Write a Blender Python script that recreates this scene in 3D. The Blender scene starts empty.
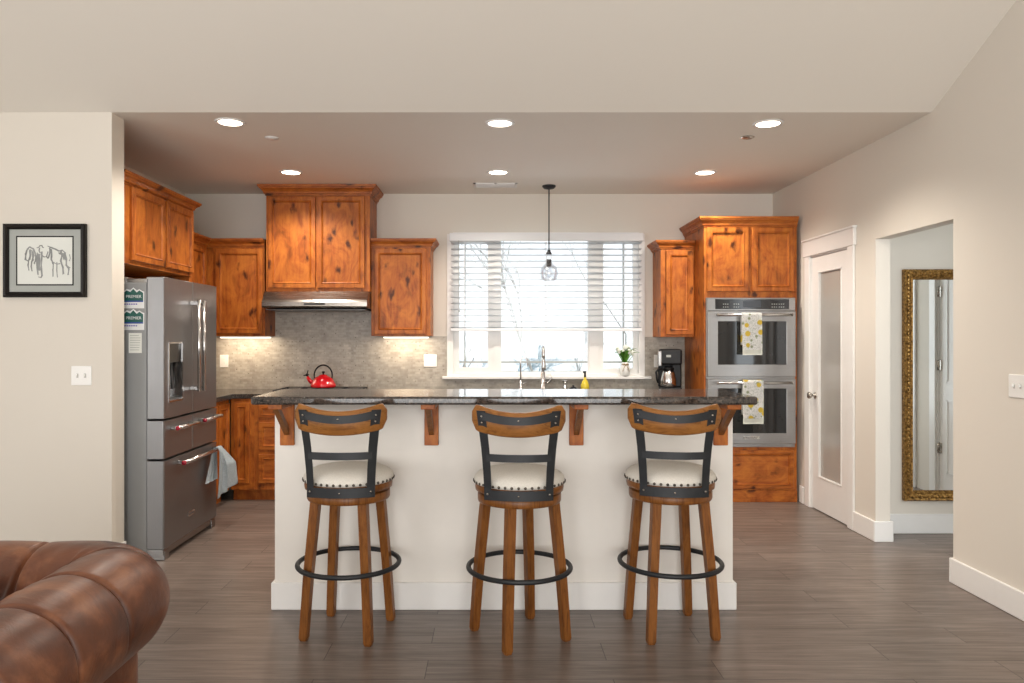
import bpy, bmesh, math, random
from mathutils import Vector, Matrix
random.seed(7)
C = bpy.context.scene.collection
S = bpy.context.scene
PI = math.pi
CAMH = 1.39

# ------------------------------------------------------------------ camera, world, lights, exposure
cd = bpy.data.cameras.new('camera'); cam = bpy.data.objects.new('camera', cd); C.objects.link(cam)
cam.location = (0, 0, CAMH); cam.rotation_euler = (PI/2, 0, 0)
cd.sensor_width = 36; cd.lens = 750/1024*36
cd.shift_x = 20/1024; cd.shift_y = -3.5/1024
cd.clip_start = 0.05
S.camera = cam

W = bpy.data.worlds.new('world'); S.world = W; W.use_nodes = True
bg = W.node_tree.nodes['Background']; bg.inputs[0].default_value = (0.93, 0.97, 1.0, 1); bg.inputs[1].default_value = .85

S.view_settings.view_transform = 'Standard'; S.view_settings.look = 'None'
S.view_settings.gamma = 1; S.view_settings.use_curve_mapping = False
S.view_settings.exposure = 0.83

def area(name, loc, rot, sx, sy, power, col=(1, 1, 1), spread=PI):
    l = bpy.data.lights.new(name, 'AREA'); l.shape = 'RECTANGLE'; l.size = sx; l.size_y = sy
    l.energy = power; l.color = col; l.spread = spread
    o = bpy.data.objects.new(name, l); C.objects.link(o); o.location = loc; o.rotation_euler = rot
    return o
# daylight coming in through the living room's openings behind and to the left of the camera
area('rear_window_daylight', (-.25, -4.85, 1.5), (PI/2, 0, 0), 5.2, 2.3, 165, (1.0, 0.985, 0.97))
area('side_window_daylight', (-4.85, -1.1, 1.5), (PI/2, 0, -PI/2), 3.1, 2.1, 66, (1.0, 0.985, 0.97))
area('ceiling_fill_lamp', (0.50, 9.4, .35), (-math.radians(112), 0, 0), 2.6, .6, 46, (0.88, 0.94, 1.0))  # added lamp outside, unseen below the sill, to brighten the kitchen ceiling
area('hall_fill_lamp', (3.35, 2.3, 1.5), (PI/2, 0, 0), 1.0, 1.9, 17, (0.86, 0.94, 1.0))  # added fill lamp so the mirror reflects a bright hall; no window here

# ------------------------------------------------------------------ materials
MATS = {}
def new_mat(name):
    m = bpy.data.materials.new(name); m.use_nodes = True
    nt = m.node_tree; b = nt.nodes['Principled BSDF']
    MATS[name] = m
    return m, nt, b
def setp(b, col=None, rough=None, metal=None, spec=None, coat=None):
    if col is not None: b.inputs['Base Color'].default_value = (*col, 1)
    if rough is not None: b.inputs['Roughness'].default_value = rough
    if metal is not None: b.inputs['Metallic'].default_value = metal
    if spec is not None: b.inputs['Specular IOR Level'].default_value = spec
    if coat is not None: b.inputs['Coat Weight'].default_value = coat
def nd(nt, typ, **kw):
    n = nt.nodes.new(typ)
    for k, v in kw.items(): setattr(n, k, v)
    return n
def ramp(nt, fac, stops):
    r = nd(nt, 'ShaderNodeValToRGB'); e = r.color_ramp.elements
    while len(e) < len(stops): e.new(0.5)
    for i, (p, c) in enumerate(stops):
        e[i].position = p; e[i].color = (*c, 1) if len(c) == 3 else c
    nt.links.new(fac, r.inputs[0]); return r.outputs[0]
def coords(nt, scale, rnd=True, rot=(0, 0, 0)):
    tc = nd(nt, 'ShaderNodeTexCoord'); mp = nd(nt, 'ShaderNodeMapping')
    mp.inputs['Scale'].default_value = scale; mp.inputs['Rotation'].default_value = rot
    nt.links.new(tc.outputs['Object'], mp.inputs[0])
    if rnd:
        oi = nd(nt, 'ShaderNodeObjectInfo'); mu = nd(nt, 'ShaderNodeMath', operation='MULTIPLY'); mu.inputs[1].default_value = 37.0
        nt.links.new(oi.outputs['Random'], mu.inputs[0]); nt.links.new(mu.outputs[0], mp.inputs['Location'])
    return mp.outputs[0]
def noise(nt, vec, scale=5, detail=4, rough=.5, dist=0):
    n = nd(nt, 'ShaderNodeTexNoise'); n.inputs['Scale'].default_value = scale; n.inputs['Detail'].default_value = detail
    n.inputs['Roughness'].default_value = rough; n.inputs['Distortion'].default_value = dist
    nt.links.new(vec, n.inputs['Vector']); return n.outputs[0]
def mix(nt, fac, a, b, mode='MIX'):
    m = nd(nt, 'ShaderNodeMix', data_type='RGBA', blend_type=mode)
    for sock, v in ((m.inputs[0], fac), (m.inputs[6], a), (m.inputs[7], b)):
        if isinstance(v, (int, float)): sock.default_value = v
        elif isinstance(v, tuple): sock.default_value = (*v, 1)
        else: nt.links.new(v, sock)
    return m.outputs[2]
def bump(nt, b, h, strength=.2, dist=.01):
    n = nd(nt, 'ShaderNodeBump'); n.inputs['Strength'].default_value = strength; n.inputs['Distance'].default_value = dist
    nt.links.new(h, n.inputs['Height']); nt.links.new(n.outputs[0], b.inputs['Normal'])
def plain(name, col, rough=.5, metal=0, spec=.5, coat=0, var=.04, vs=12, bmp=0):
    m, nt, b = new_mat(name); setp(b, col, rough, metal, spec, coat)
    v = coords(nt, (1, 1, 1)); n = noise(nt, v, vs, 4)
    lo = tuple(c*(1-var) for c in col); hi = tuple(min(1, c*(1+var)) for c in col)
    nt.links.new(ramp(nt, n, [(.3, lo), (.7, hi)]), b.inputs['Base Color'])
    if bmp: bump(nt, b, n, bmp, .003)
    return m
def emis(name, col, strength):
    m, nt, b = new_mat(name); setp(b, (.8, .8, .8), .5)
    b.inputs['Emission Color'].default_value = (*col, 1); b.inputs['Emission Strength'].default_value = strength
    return m

def wood(name, scale, dark, mid, light, rough=.42, knots=True, dist=1.2, mott=.6):
    m, nt, b = new_mat(name); setp(b, mid, rough, 0, .3, .0)
    v = coords(nt, scale); g = noise(nt, v, 2.2, 8, .65, dist)
    col = ramp(nt, g, [(.30, dark), (.43, mid), (.56, light), (.70, mid)])
    ms = tuple(.6+.055*q for q in scale); v2 = coords(nt, ms); bl = noise(nt, v2, 5.5, 6, .62, 1.6)
    col = mix(nt, mott, col, ramp(nt, bl, [(.33, tuple(c*.42 for c in mid)), (.46, mid), (.60, light), (.75, tuple(c*.8 for c in mid))]))
    if knots:
        vo = nd(nt, 'ShaderNodeTexVoronoi'); vo.inputs['Scale'].default_value = 7.5
        wv = nd(nt, 'ShaderNodeVectorMath', operation='ADD'); nn = nd(nt, 'ShaderNodeTexNoise'); nn.inputs['Scale'].default_value = 16; nn.inputs['Detail'].default_value = 3
        nt.links.new(v2, nn.inputs['Vector']); sc = nd(nt, 'ShaderNodeVectorMath', operation='SCALE'); sc.inputs['Scale'].default_value = .09
        nt.links.new(nn.outputs[1], sc.inputs[0]); nt.links.new(v2, wv.inputs[0]); nt.links.new(sc.outputs[0], wv.inputs[1])
        nt.links.new(wv.outputs[0], vo.inputs['Vector'])
        k = ramp(nt, vo.outputs['Distance'], [(.09, (.95,)*3), (.17, (.5,)*3), (.27, (0, 0, 0))])
        col = mix(nt, k, col, tuple(c*.40 for c in dark))
    nt.links.new(col, b.inputs['Base Color']); bump(nt, b, g, .04, .002)
    return m

AD, AM, AL = (.115, .022, .004), (.330, .082, .0125), (.50, .160, .024)
wood('alder', (9, 9, 1.1), AD, AM, AL)
wood('alder_across', (1.1, 9, 9), AD, AM, AL)
wood('alder_along', (9, 1.1, 9), AD, AM, AL)
wood('stool_wood', (22, 22, 2.2), (.065, .020, .004), (.165, .056, .012), (.25, .095, .022), rough=.36, knots=False, mott=.3)
wood('stool_crest_wood', (2.2, 22, 22), (.10, .034, .007), (.215, .082, .018), (.31, .130, .032), rough=.36, knots=False, mott=.3)

def wall_mat(name, col):
    m, nt, b = new_mat(name); setp(b, col, .75, 0, .25)
    v = coords(nt, (1, 1, 1), False); n = noise(nt, v, 130, 3)
    bump(nt, b, n, .08, .002); return m
wall_mat('wall_paint', (.72, .675, .605)); wall_mat('ceiling_paint', (.84, .80, .73))
plain('white_trim', (.83, .82, .80), .35, var=.01)
plain('island_paint', (.80, .765, .71), .6, var=.01)

def floor_mat():
    m, nt, b = new_mat('floor_planks'); setp(b, (.1, .08, .07), .38, 0, .5)
    tc = coords(nt, (1, 1, 1), False)
    br = nd(nt, 'ShaderNodeTexBrick'); br.offset = .37; br.offset_frequency = 2
    br.inputs['Scale'].default_value = 1; br.inputs['Brick Width'].default_value = 1.22; br.inputs['Row Height'].default_value = .18
    br.inputs['Mortar Size'].default_value = .0016; br.inputs['Mortar Smooth'].default_value = .1; br.inputs['Bias'].default_value = 0
    br.inputs['Color1'].default_value = (0, 0, 0, 1); br.inputs['Color2'].default_value = (1, 1, 1, 1); br.inputs['Mortar'].default_value = (.5, .5, .5, 1)
    nt.links.new(tc, br.inputs['Vector'])
    # each plank shifts its own grain
    ad = nd(nt, 'ShaderNodeVectorMath', operation='ADD'); scl = nd(nt, 'ShaderNodeVectorMath', operation='SCALE'); scl.inputs['Scale'].default_value = 9
    nt.links.new(br.outputs['Color'], scl.inputs[0]); nt.links.new(tc, ad.inputs[0]); nt.links.new(scl.outputs[0], ad.inputs[1])
    mp = nd(nt, 'ShaderNodeMapping'); mp.inputs['Scale'].default_value = (1.0, 14, 1); nt.links.new(ad.outputs[0], mp.inputs[0])
    g = noise(nt, mp.outputs[0], 2.0, 8, .68, .7)
    mp2 = nd(nt, 'ShaderNodeMapping'); mp2.inputs['Scale'].default_value = (3.5, 90, 1); nt.links.new(ad.outputs[0], mp2.inputs[0])
    g2 = noise(nt, mp2.outputs[0], 1.5, 3, .5, .2)
    col = ramp(nt, g, [(.30, (.085, .063, .052)), (.5, (.165, .128, .108)), (.68, (.27, .215, .182))])
    col = mix(nt, .30, col, ramp(nt, g2, [(.35, (.07, .052, .044)), (.65, (.27, .215, .185))]))
    col = mix(nt, .22, col, ramp(nt, br.outputs['Color'], [(0, (.10, .077, .066)), (1, (.25, .20, .17))]))
    col = mix(nt, br.outputs['Fac'], col, (.022, .016, .013))
    nt.links.new(col, b.inputs['Base Color']); bump(nt, b, g2, .12, .002)
    nt.links.new(ramp(nt, g, [(.3, (.40,)*3), (.7, (.28,)*3)]), b.inputs['Roughness'])
floor_mat()

def granite():
    m, nt, b = new_mat('granite'); setp(b, (.05, .045, .04), .10, 0, .6)
    v = coords(nt, (1, 1, 1), False)
    vo = nd(nt, 'ShaderNodeTexVoronoi'); vo.inputs['Scale'].default_value = 170; nt.links.new(v, vo.inputs['Vector'])
    n = noise(nt, v, 60, 5, .7)
    col = ramp(nt, n, [(.38, (.008, .007, .007)), (.52, (.035, .028, .025)), (.64, (.10, .075, .06)), (.74, (.22, .18, .15))])
    col = mix(nt, .25, col, ramp(nt, vo.outputs['Color'], [(.3, (.008, .007, .006)), (.9, (.20, .16, .13))]))
    nt.links.new(col, b.inputs['Base Color'])
granite()

def mosaic():
    m, nt, b = new_mat('mosaic_tile'); setp(b, (.4, .37, .32), .38, 0, .5)
    tc = nd(nt, 'ShaderNodeTexCoord'); mp = nd(nt, 'ShaderNodeMapping'); mp.inputs['Rotation'].default_value = (PI/2, 0, 0)
    nt.links.new(tc.outputs['Object'], mp.inputs[0]); v = mp.outputs[0]
    br = nd(nt, 'ShaderNodeTexBrick'); br.offset = .5; br.inputs['Scale'].default_value = 1
    br.inputs['Brick Width'].default_value = .046; br.inputs['Row Height'].default_value = .023; br.inputs['Mortar Size'].default_value = .0016
    br.inputs['Color1'].default_value = (.30, .265, .225, 1); br.inputs['Color2'].default_value = (.50, .455, .395, 1); br.inputs['Mortar'].default_value = (.33, .30, .26, 1)
    nt.links.new(v, br.inputs['Vector'])
    vo = nd(nt, 'ShaderNodeTexVoronoi'); vo.inputs['Scale'].default_value = 27; vo.inputs['Randomness'].default_value = .25; nt.links.new(v, vo.inputs['Vector'])
    dots = ramp(nt, vo.outputs['Distance'], [(.15, (1, 1, 1)), (.22, (0, 0, 0))])
    n = noise(nt, v, 9, 5, .7)
    col = mix(nt, .45, br.outputs['Color'], ramp(nt, n, [(.35, (.27, .24, .20)), (.65, (.53, .49, .42))]))
    col = mix(nt, dots, col, (.10, .08, .065))
    nt.links.new(col, b.inputs['Base Color']); bump(nt, b, br.outputs['Fac'], -.25, .002)
mosaic()

def steel(name, col, rough, stretch):
    m, nt, b = new_mat(name); setp(b, col, rough, 1)
    v = coords(nt, stretch, False); n = noise(nt, v, 3, 3, .6)
    nt.links.new(ramp(nt, n, [(.3, (rough*.8,)*3), (.7, (rough*1.25,)*3)]), b.inputs['Roughness'])
    nt.links.new(ramp(nt, n, [(.3, tuple(c*.94 for c in col)), (.7, tuple(min(1, c*1.05) for c in col))]), b.inputs['Base Color'])
    return m
steel('steel', (.32, .315, .31), .34, (2, 2, 160)); steel('steel_fridge', (.235, .232, .232), .40, (160, 160, 2))
MATS['steel_fridge'].node_tree.nodes['Principled BSDF'].inputs['Metallic'].default_value = .85
steel('steel_bright', (.60, .59, .58), .2, (40, 40, 40)); steel('nickel', (.50, .47, .43), .25, (30, 30, 30))
steel('steel_hood', (.36, .33, .30), .24, (2, 90, 90))
plain('fridge_side_grey', (.26, .27, .275), .45, 0, .5, var=.02)
plain('black_gloss', (.010, .010, .012), .16, 0, .6, var=.05)
plain('black_plastic', (.009, .009, .010), .4, 0, .25, var=.1)
plain('black_iron', (.016, .018, .021), .5, .2, var=.15)
plain('dark_cavity', (.01, .008, .007), .9)
plain('oven_glass', (.014, .015, .016), .07, 0, .55)
plain('grey_panel', (.09, .09, .095), .3)
plain('white_plastic', (.84, .83, .80), .3, var=.01)
plain('switch_shadow_line', (.55, .54, .51), .6)
plain('linen', (.70, .665, .60), .85, var=.06, vs=160, bmp=.2)
plain('red_enamel', (.62, .008, .014), .14, 0, .5, .6, var=.02)
plain('art_paper', (.74, .76, .72), .7, var=.02, vs=4)
plain('mat_board', (.40, .42, .40), .8, var=.02)
plain('graphite', (.27, .28, .28), .8, var=.3)
plain('frame_black', (.010, .008, .007), .42, 0, .25)
plain('led_housing', (.8, .8, .78), .4)
plain('towel_blue', (.55, .62, .66), .95, var=.10, vs=90)
plain('ceramic_white', (.78, .78, .75), .25)
plain('twine', (.36, .25, .13), .9)
plain('leaf_green', (.12, .33, .035), .45, var=.35, vs=30)
plain('petal_white', (.82, .84, .76), .5)
plain('soap_yellow', (.70, .55, .05), .15)
plain('magnet_green', (.012, .10, .085), .3); plain('magnet_blue', (.03, .07, .30), .3)
plain('magnet_white', (.75, .77, .78), .3); plain('magnet_purple', (.12, .09, .40), .4)
plain('badge_red', (.35, .01, .03), .3)
plain('ground_pale', (.55, .53, .48), .95, var=.12, vs=3)
plain('bark_pale', (.40, .39, .37), .9, var=.2)
plain('bush_grey', (.42, .43, .42), .95, var=.25)
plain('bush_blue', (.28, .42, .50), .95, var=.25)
plain('bulb_glass_warm', (.9, .85, .7), .1)
emis('lamp_disc', (1.0, .86, .66), 9.0); emis('led_strip', (1.0, .88, .70), 1.6); plain('display_dark', (.035, .04, .05), .3)  # oven display is a plain dark colour, it does not emit

def gold():
    m, nt, b = new_mat('antique_gold'); setp(b, (.36, .20, .06), .38, .75)
    v = coords(nt, (1, 1, 1), False); n = noise(nt, v, 60, 4, .6)
    nt.links.new(ramp(nt, n, [(.35, (.09, .045, .012)), (.55, (.36, .20, .055)), (.75, (.62, .40, .14))]), b.inputs['Base Color'])
    bump(nt, b, n, .4, .004)
gold()
m, nt, b = new_mat('mirror_glass'); setp(b, (.86, .88, .88), .012, 1)
def glass(name, tint=(1, 1, 1), refl=.10, rough=.02):
    m = bpy.data.materials.new(name); m.use_nodes = True; nt = m.node_tree; MATS[name] = m
    nt.nodes.remove(nt.nodes['Principled BSDF'])
    t = nd(nt, 'ShaderNodeBsdfTransparent'); t.inputs[0].default_value = (*tint, 1)
    g = nd(nt, 'ShaderNodeBsdfGlossy'); g.inputs['Roughness'].default_value = rough
    f = nd(nt, 'ShaderNodeLayerWeight'); f.inputs[0].default_value = .35
    mu = nd(nt, 'ShaderNodeMath', operation='MULTIPLY_ADD'); mu.inputs[1].default_value = .30; mu.inputs[2].default_value = refl*.3
    nt.links.new(f.outputs['Fresnel'], mu.inputs[0])
    x = nd(nt, 'ShaderNodeMixShader'); nt.links.new(mu.outputs[0], x.inputs[0]); nt.links.new(t.outputs[0], x.inputs[1]); nt.links.new(g.outputs[0], x.inputs[2])
    nt.links.new(x.outputs[0], nt.nodes['Material Output'].inputs[0])
glass('window_glass', (.97, .99, 1)); glass('clear_glass', (.985, .99, 1), .25); glass('dispenser_glass', (.6, .62, .65), .6)
def frosted():
    m, nt, b = new_mat('frosted_glass'); setp(b, (.60, .58, .54), .22, 0, .7)
    b.inputs['Transmission Weight'].default_value = .25
    v = coords(nt, (1, 1, .8), False); n = noise(nt, v, 1.3, 2)
    nt.links.new(ramp(nt, n, [(.3, (.46, .44, .41)), (.7, (.62, .60, .55))]), b.inputs['Base Color'])
frosted()
def blind_mat():
    m, nt, b = new_mat('blind_white'); setp(b, (.80, .82, .84), .45)
blind_mat()
def leather():
    m, nt, b = new_mat('brown_leather'); setp(b, (.16, .05, .02), .33, 0, .5, 0)
    v = coords(nt, (1, 1, 1), False); n = noise(nt, v, 5, 6, .62, .5); f = noise(nt, v, 240, 3)
    nt.links.new(ramp(nt, n, [(.32, (.055, .017, .008)), (.50, (.145, .048, .021)), (.66, (.31, .125, .058))]), b.inputs['Base Color'])
    nt.links.new(ramp(nt, n, [(.3, (.31,)*3), (.7, (.44,)*3)]), b.inputs['Roughness'])
    md = noise(nt, v, 14, 5, .6, 1.0); bump(nt, b, mix(nt, .10, md, f), .22, .010)
leather()
def pillow_mat():
    m, nt, b = new_mat('pillow_cloth'); setp(b, (.1, .02, .03), .9)
    v = coords(nt, (1, 1, 1), False); vo = nd(nt, 'ShaderNodeTexVoronoi'); vo.inputs['Scale'].default_value = 28; nt.links.new(v, vo.inputs['Vector'])
    nt.links.new(ramp(nt, vo.outputs['Color'], [(.2, (.10, .012, .02)), (.5, (.05, .015, .06)), (.8, (.20, .03, .05))]), b.inputs['Base Color'])
pillow_mat()
def lemon_cloth():
    m, nt, b = new_mat('lemon_towel_cloth'); setp(b, (.8, .8, .76), .9)
    v = coords(nt, (1, 1, 1), True)
    def blobs(scale, lo, hi, seed):
        mp = nd(nt, 'ShaderNodeMapping'); mp.inputs['Location'].default_value = (seed, seed*2, seed*3); nt.links.new(v, mp.inputs[0])
        vo = nd(nt, 'ShaderNodeTexVoronoi'); vo.inputs['Scale'].default_value = scale; nt.links.new(mp.outputs[0], vo.inputs['Vector'])
        return ramp(nt, vo.outputs['Distance'], [(lo, (1, 1, 1)), (hi, (0, 0, 0))])
    tw = noise(nt, v, 32, 3, .6, 1.5)
    col = mix(nt, ramp(nt, tw, [(.46, (0, 0, 0)), (.49, (1, 1, 1)), (.52, (0, 0, 0))]), (.93, .93, .91), (.40, .43, .38))
    col = mix(nt, blobs(22, .22, .30, 1.3), col, (.38, .42, .28))
    col = mix(nt, blobs(13, .27, .33, 4.1), col, (.80, .60, .08))
    nt.links.new(col, b.inputs['Base Color'])
lemon_cloth()

# ------------------------------------------------------------------ geometry helpers
class B:
    def __init__(s): s.bm = bmesh.new(); s.smooth = False
    def raw(s, vs, fs, M=None, mi=0, smooth=False):
        vv = [s.bm.verts.new(M @ Vector(v) if M else v) for v in vs]
        out = []
        for f in fs:
            try:
                F = s.bm.faces.new([vv[i] for i in f]); F.material_index = mi; F.smooth = smooth; out.append(F)
            except ValueError: pass
        return out
    def box(s, x0, x1, y0, y1, z0, z1, bev=0, mi=0, M=None, seg=2):
        t = bmesh.new()
        vs = [t.verts.new(p) for p in ((x0,y0,z0),(x1,y0,z0),(x1,y1,z0),(x0,y1,z0),(x0,y0,z1),(x1,y0,z1),(x1,y1,z1),(x0,y1,z1))]
        for f in ((0,3,2,1),(4,5,6,7),(0,1,5,4),(1,2,6,5),(2,3,7,6),(3,0,4,7)): t.faces.new([vs[i] for i in f])
        if bev: bmesh.ops.bevel(t, geom=list(t.edges), offset=bev, segments=seg, affect='EDGES', profile=.5)
        t.verts.index_update()
        s.raw([v.co.copy() for v in t.verts], [[v.index for v in f.verts] for f in t.faces], M, mi); t.free(); return s
    def lathe(s, prof, c=(0, 0, 0), seg=32, M=None, mi=0, smooth=True):
        vs = []; n = len(prof)
        for i in range(seg):
            a = 2*PI*i/seg
            for r, z in prof: vs.append((c[0]+max(r, 1e-5)*math.cos(a), c[1]+max(r, 1e-5)*math.sin(a), c[2]+z))
        fs = []
        for i in range(seg):
            j = (i+1) % seg
            for k in range(n-1): fs.append((i*n+k, j*n+k, j*n+k+1, i*n+k+1))
        s.raw(vs, fs, M, mi, smooth); return s
    def sweep(s, pts, sect, closed=False, up=(0, 0, 1), mi=0, smooth=True, caps=True, M=None):
        """sect: list of (a,b) in (side, up) frame, or function t->list"""
        P = [Vector(p) for p in pts]; n = len(P); rings = []; upv = Vector(up)
        for i in range(n):
            if closed: t = P[(i+1) % n]-P[i-1]
            else: t = P[min(i+1, n-1)]-P[max(i-1, 0)]
            t.normalize(); side = t.cross(upv)
            if side.length < 1e-4: side = t.cross(Vector((0, 1, 0)))
            side.normalize(); u = side.cross(t).normalized()
            sc = sect(i/(n-1)) if callable(sect) else sect
            rings.append([P[i]+side*a+u*b for a, b in sc])
        m = len(rings[0]); vs = [v for r in rings for v in r]; fs = []
        for i in range(n if closed else n-1):
            j = (i+1) % n
            for k in range(m): fs.append((i*m+k, i*m+(k+1) % m, j*m+(k+1) % m, j*m+k))
        if caps and not closed: fs += [tuple(range(m))[::-1], tuple((n-1)*m+k for k in range(m))]
        s.raw(vs, fs, M, mi, smooth); return s
    def tube(s, pts, r, seg=10, closed=False, mi=0, M=None, up=(0, 0, 1)):
        if callable(r): f = lambda t: [(r(t)*math.cos(2*PI*k/seg), r(t)*math.sin(2*PI*k/seg)) for k in range(seg)]
        else: f = [(r*math.cos(2*PI*k/seg), r*math.sin(2*PI*k/seg)) for k in range(seg)]
        return s.sweep(pts, f, closed, up, mi, True, True, M)
    def prism(s, pts, axis, a0, a1, mi=0, M=None):
        """pts 2D in the two other axes (x: (y,z); y: (x,z); z: (x,y))"""
        def P(p, a): return {'x': (a, p[0], p[1]), 'y': (p[0], a, p[1]), 'z': (p[0], p[1], a)}[axis]
        n = len(pts); vs = [P(p, a0) for p in pts]+[P(p, a1) for p in pts]
        fs = [tuple(range(n))[::-1], tuple(range(n, 2*n))]+[(i, (i+1) % n, n+(i+1) % n, n+i) for i in range(n)]
        s.raw(vs, fs, M, mi); return s
    def grid(s, f, nu, nv, mi=0, smooth=True, cu=False, cv=False, M=None):
        vs = [f(i/(nu if cu else nu-1), j/(nv if cv else nv-1)) for i in range(nu) for j in range(nv)]; fs = []
        for i in range(nu if cu else nu-1):
            for j in range(nv if cv else nv-1):
                fs.append((i*nv+j, ((i+1) % nu)*nv+j, ((i+1) % nu)*nv+(j+1) % nv, i*nv+(j+1) % nv))
        s.raw(vs, fs, M, mi, smooth); return s

ORG = {}
def obj(name, b, mats, parent=None, mod=None, loc=None):
    bmesh.ops.recalc_face_normals(b.bm, faces=list(b.bm.faces))
    me = bpy.data.meshes.new(name); b.bm.to_mesh(me)
    xs = [v.co for v in b.bm.verts]
    o = bpy.data.objects.new(name, me); C.objects.link(o)
    for m in (mats if isinstance(mats, (list, tuple)) else [mats]): me.materials.append(MATS[m])
    if parent is None:
        if loc is None:
            lo = [min(v[i] for v in xs) for i in range(3)]; hi = [max(v[i] for v in xs) for i in range(3)]
            loc = ((lo[0]+hi[0])/2, (lo[1]+hi[1])/2, lo[2])
        me.transform(Matrix.Translation(-Vector(loc))); o.location = loc; ORG[o.name] = Vector(loc)
    else:
        g = ORG[parent.name]; me.transform(Matrix.Translation(-g)); o.parent = parent; ORG[o.name] = g
    b.bm.free()
    if mod == 'solid': pass
    return o
def tag(o, label, cat, group=None, kind=None):
    o['label'] = label; o['category'] = cat
    if group: o['group'] = group
    if kind: o['kind'] = kind
    return o
def thing(name, label, cat, loc=(0, 0, 0), rotz=0, group=None):
    o = bpy.data.objects.new(name, None); o.empty_display_size = .1; C.objects.link(o)
    o.location = loc; o.rotation_euler = (0, 0, rotz)
    ORG[o.name] = Vector(loc) if not rotz else Vector((0, 0, 0))
    return tag(o, label, cat, group)
def local(t): ORG[t.name] = Vector((0, 0, 0)); return t
def struct(name, b, mats, parent=None):
    o = obj(name, b, mats, parent)
    if parent is None: o['kind'] = 'structure'
    return o
def copy_tree(o, parent=None):
    c = o.copy(); C.objects.link(c); c.parent = parent
    ORG[c.name] = ORG.get(o.name, Vector((0, 0, 0)))
    for ch in list(o.children): copy_tree(ch, c)
    return c
def text_into(b, txt, size, M, mi=0, depth=.0004):
    cu = bpy.data.curves.new('t', 'FONT'); cu.body = txt; cu.size = size; cu.extrude = depth; cu.align_x = 'CENTER'; cu.align_y = 'CENTER'
    o = bpy.data.objects.new('t', cu); C.objects.link(o)
    dg = bpy.context.evaluated_depsgraph_get(); me = o.evaluated_get(dg).to_mesh()
    b.raw([v.co.copy() for v in me.vertices], [tuple(p.vertices) for p in me.polygons], M, mi)
    o.evaluated_get(dg).to_mesh_clear(); bpy.data.objects.remove(o); bpy.data.curves.remove(cu)
FACE_NEG_Y = Matrix(((1, 0, 0), (0, 0, -1), (0, 1, 0))).to_4x4()      # text facing -Y
FACE_POS_X = Matrix(((0, 0, 1), (1, 0, 0), (0, 1, 0))).to_4x4()      # text facing +X
def arc(cx, cy, r, a0, a1, n): return [(cx+r*math.cos(a0+(a1-a0)*i/n), cy+r*math.sin(a0+(a1-a0)*i/n)) for i in range(n+1)]

# ------------------------------------------------------------------ room shell
XR, XL, YB, ZC, YE = 2.62, -2.86, 7.0, 2.735, 4.47
XLL, YR = -5.0, -5.0
b = B(); b.box(XLL-.15, 4.6, YR-.15, 7.3, -.06, 0); struct('floor', b, 'floor_planks')
b = B(); b.box(XL-.15, 4.6, YE, 7.15, ZC, ZC+.12); struct('ceiling', b, 'ceiling_paint')
# vaulted living-room ceiling, rising toward the camera from the kitchen's flat ceiling, then falling again
yr, zr = .6, ZC+.474*(YE-.6)
b = B()
b.prism([(YE, ZC), (yr, zr), (YR-.15, zr-.36*(yr-YR)), (YR-.15, zr-.36*(yr-YR)+.15), (yr, zr+.15), (YE, ZC+.15)], 'x', XLL-.15, XR+.115)
struct('ceiling', b, 'ceiling_paint')
# back wall with the window opening
WX0, WX1, WZ0, WZ1 = -.388, 1.393, 1.035, 2.36
b = B()
b.box(XL-.15, WX0, YB, YB+.15, 0, ZC); b.box(WX1, 4.6, YB, YB+.15, 0, ZC)
b.box(WX0, WX1, YB, YB+.15, 0, WZ0); b.box(WX0, WX1, YB, YB+.15, WZ1, ZC)
struct('wall_back', b, 'wall_paint')
b = B(); b.box(XL-.15, XL, YE+.15, YB, 0, ZC); struct('wall_left', b, 'wall_paint')
# partition wall end (left), faces the camera
b = B(); b.box(XLL-.15, -2.266, YE, YE+.15, 0, ZC, bev=0)
struct('wall_partition', b, 'wall_paint')
# right wall: openings for the hall and the pantry door
HY0, HY1, HZ = 4.26, 5.123, 2.066
DY0, DY1, DZ = 5.50, 6.16, 2.06
T = .10
b = B()
b.box(XR, XR+T, YR-.15, HY0, 0, 4.8); b.box(XR, XR+T, HY1, DY0, 0, ZC); b.box(XR, XR+T, DY1, YB, 0, ZC)
b.box(XR, XR+T, HY0, HY1, HZ, 3.2); b.box(XR, XR+T, DY0, DY1, DZ, ZC)
struct('wall_right', b, 'wall_paint')
# living room walls behind the camera, with the openings daylight comes through
b = B()
b.box(XLL-.15, XLL, YR-.15, -2.7, 0, 4.8); b.box(XLL-.15, XLL, .5, YE, 0, 4.8); b.box(XLL-.15, XLL, -2.7, .5, 2.6, 4.8); b.box(XLL-.15, XLL, -2.7, .5, 0, .4)
struct('wall_living_left', b, 'wall_paint')
b = B()
b.box(XLL-.15, -2.9, YR-.15, YR, 0, 4.0); b.box(2.4, XR+.1, YR-.15, YR, 0, 4.0); b.box(-2.9, 2.4, YR-.15, YR, 2.7, 4.0); b.box(-2.9, 2.4, YR-.15, YR, 0, .3)
struct('wall_living_rear', b, 'wall_paint')
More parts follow.
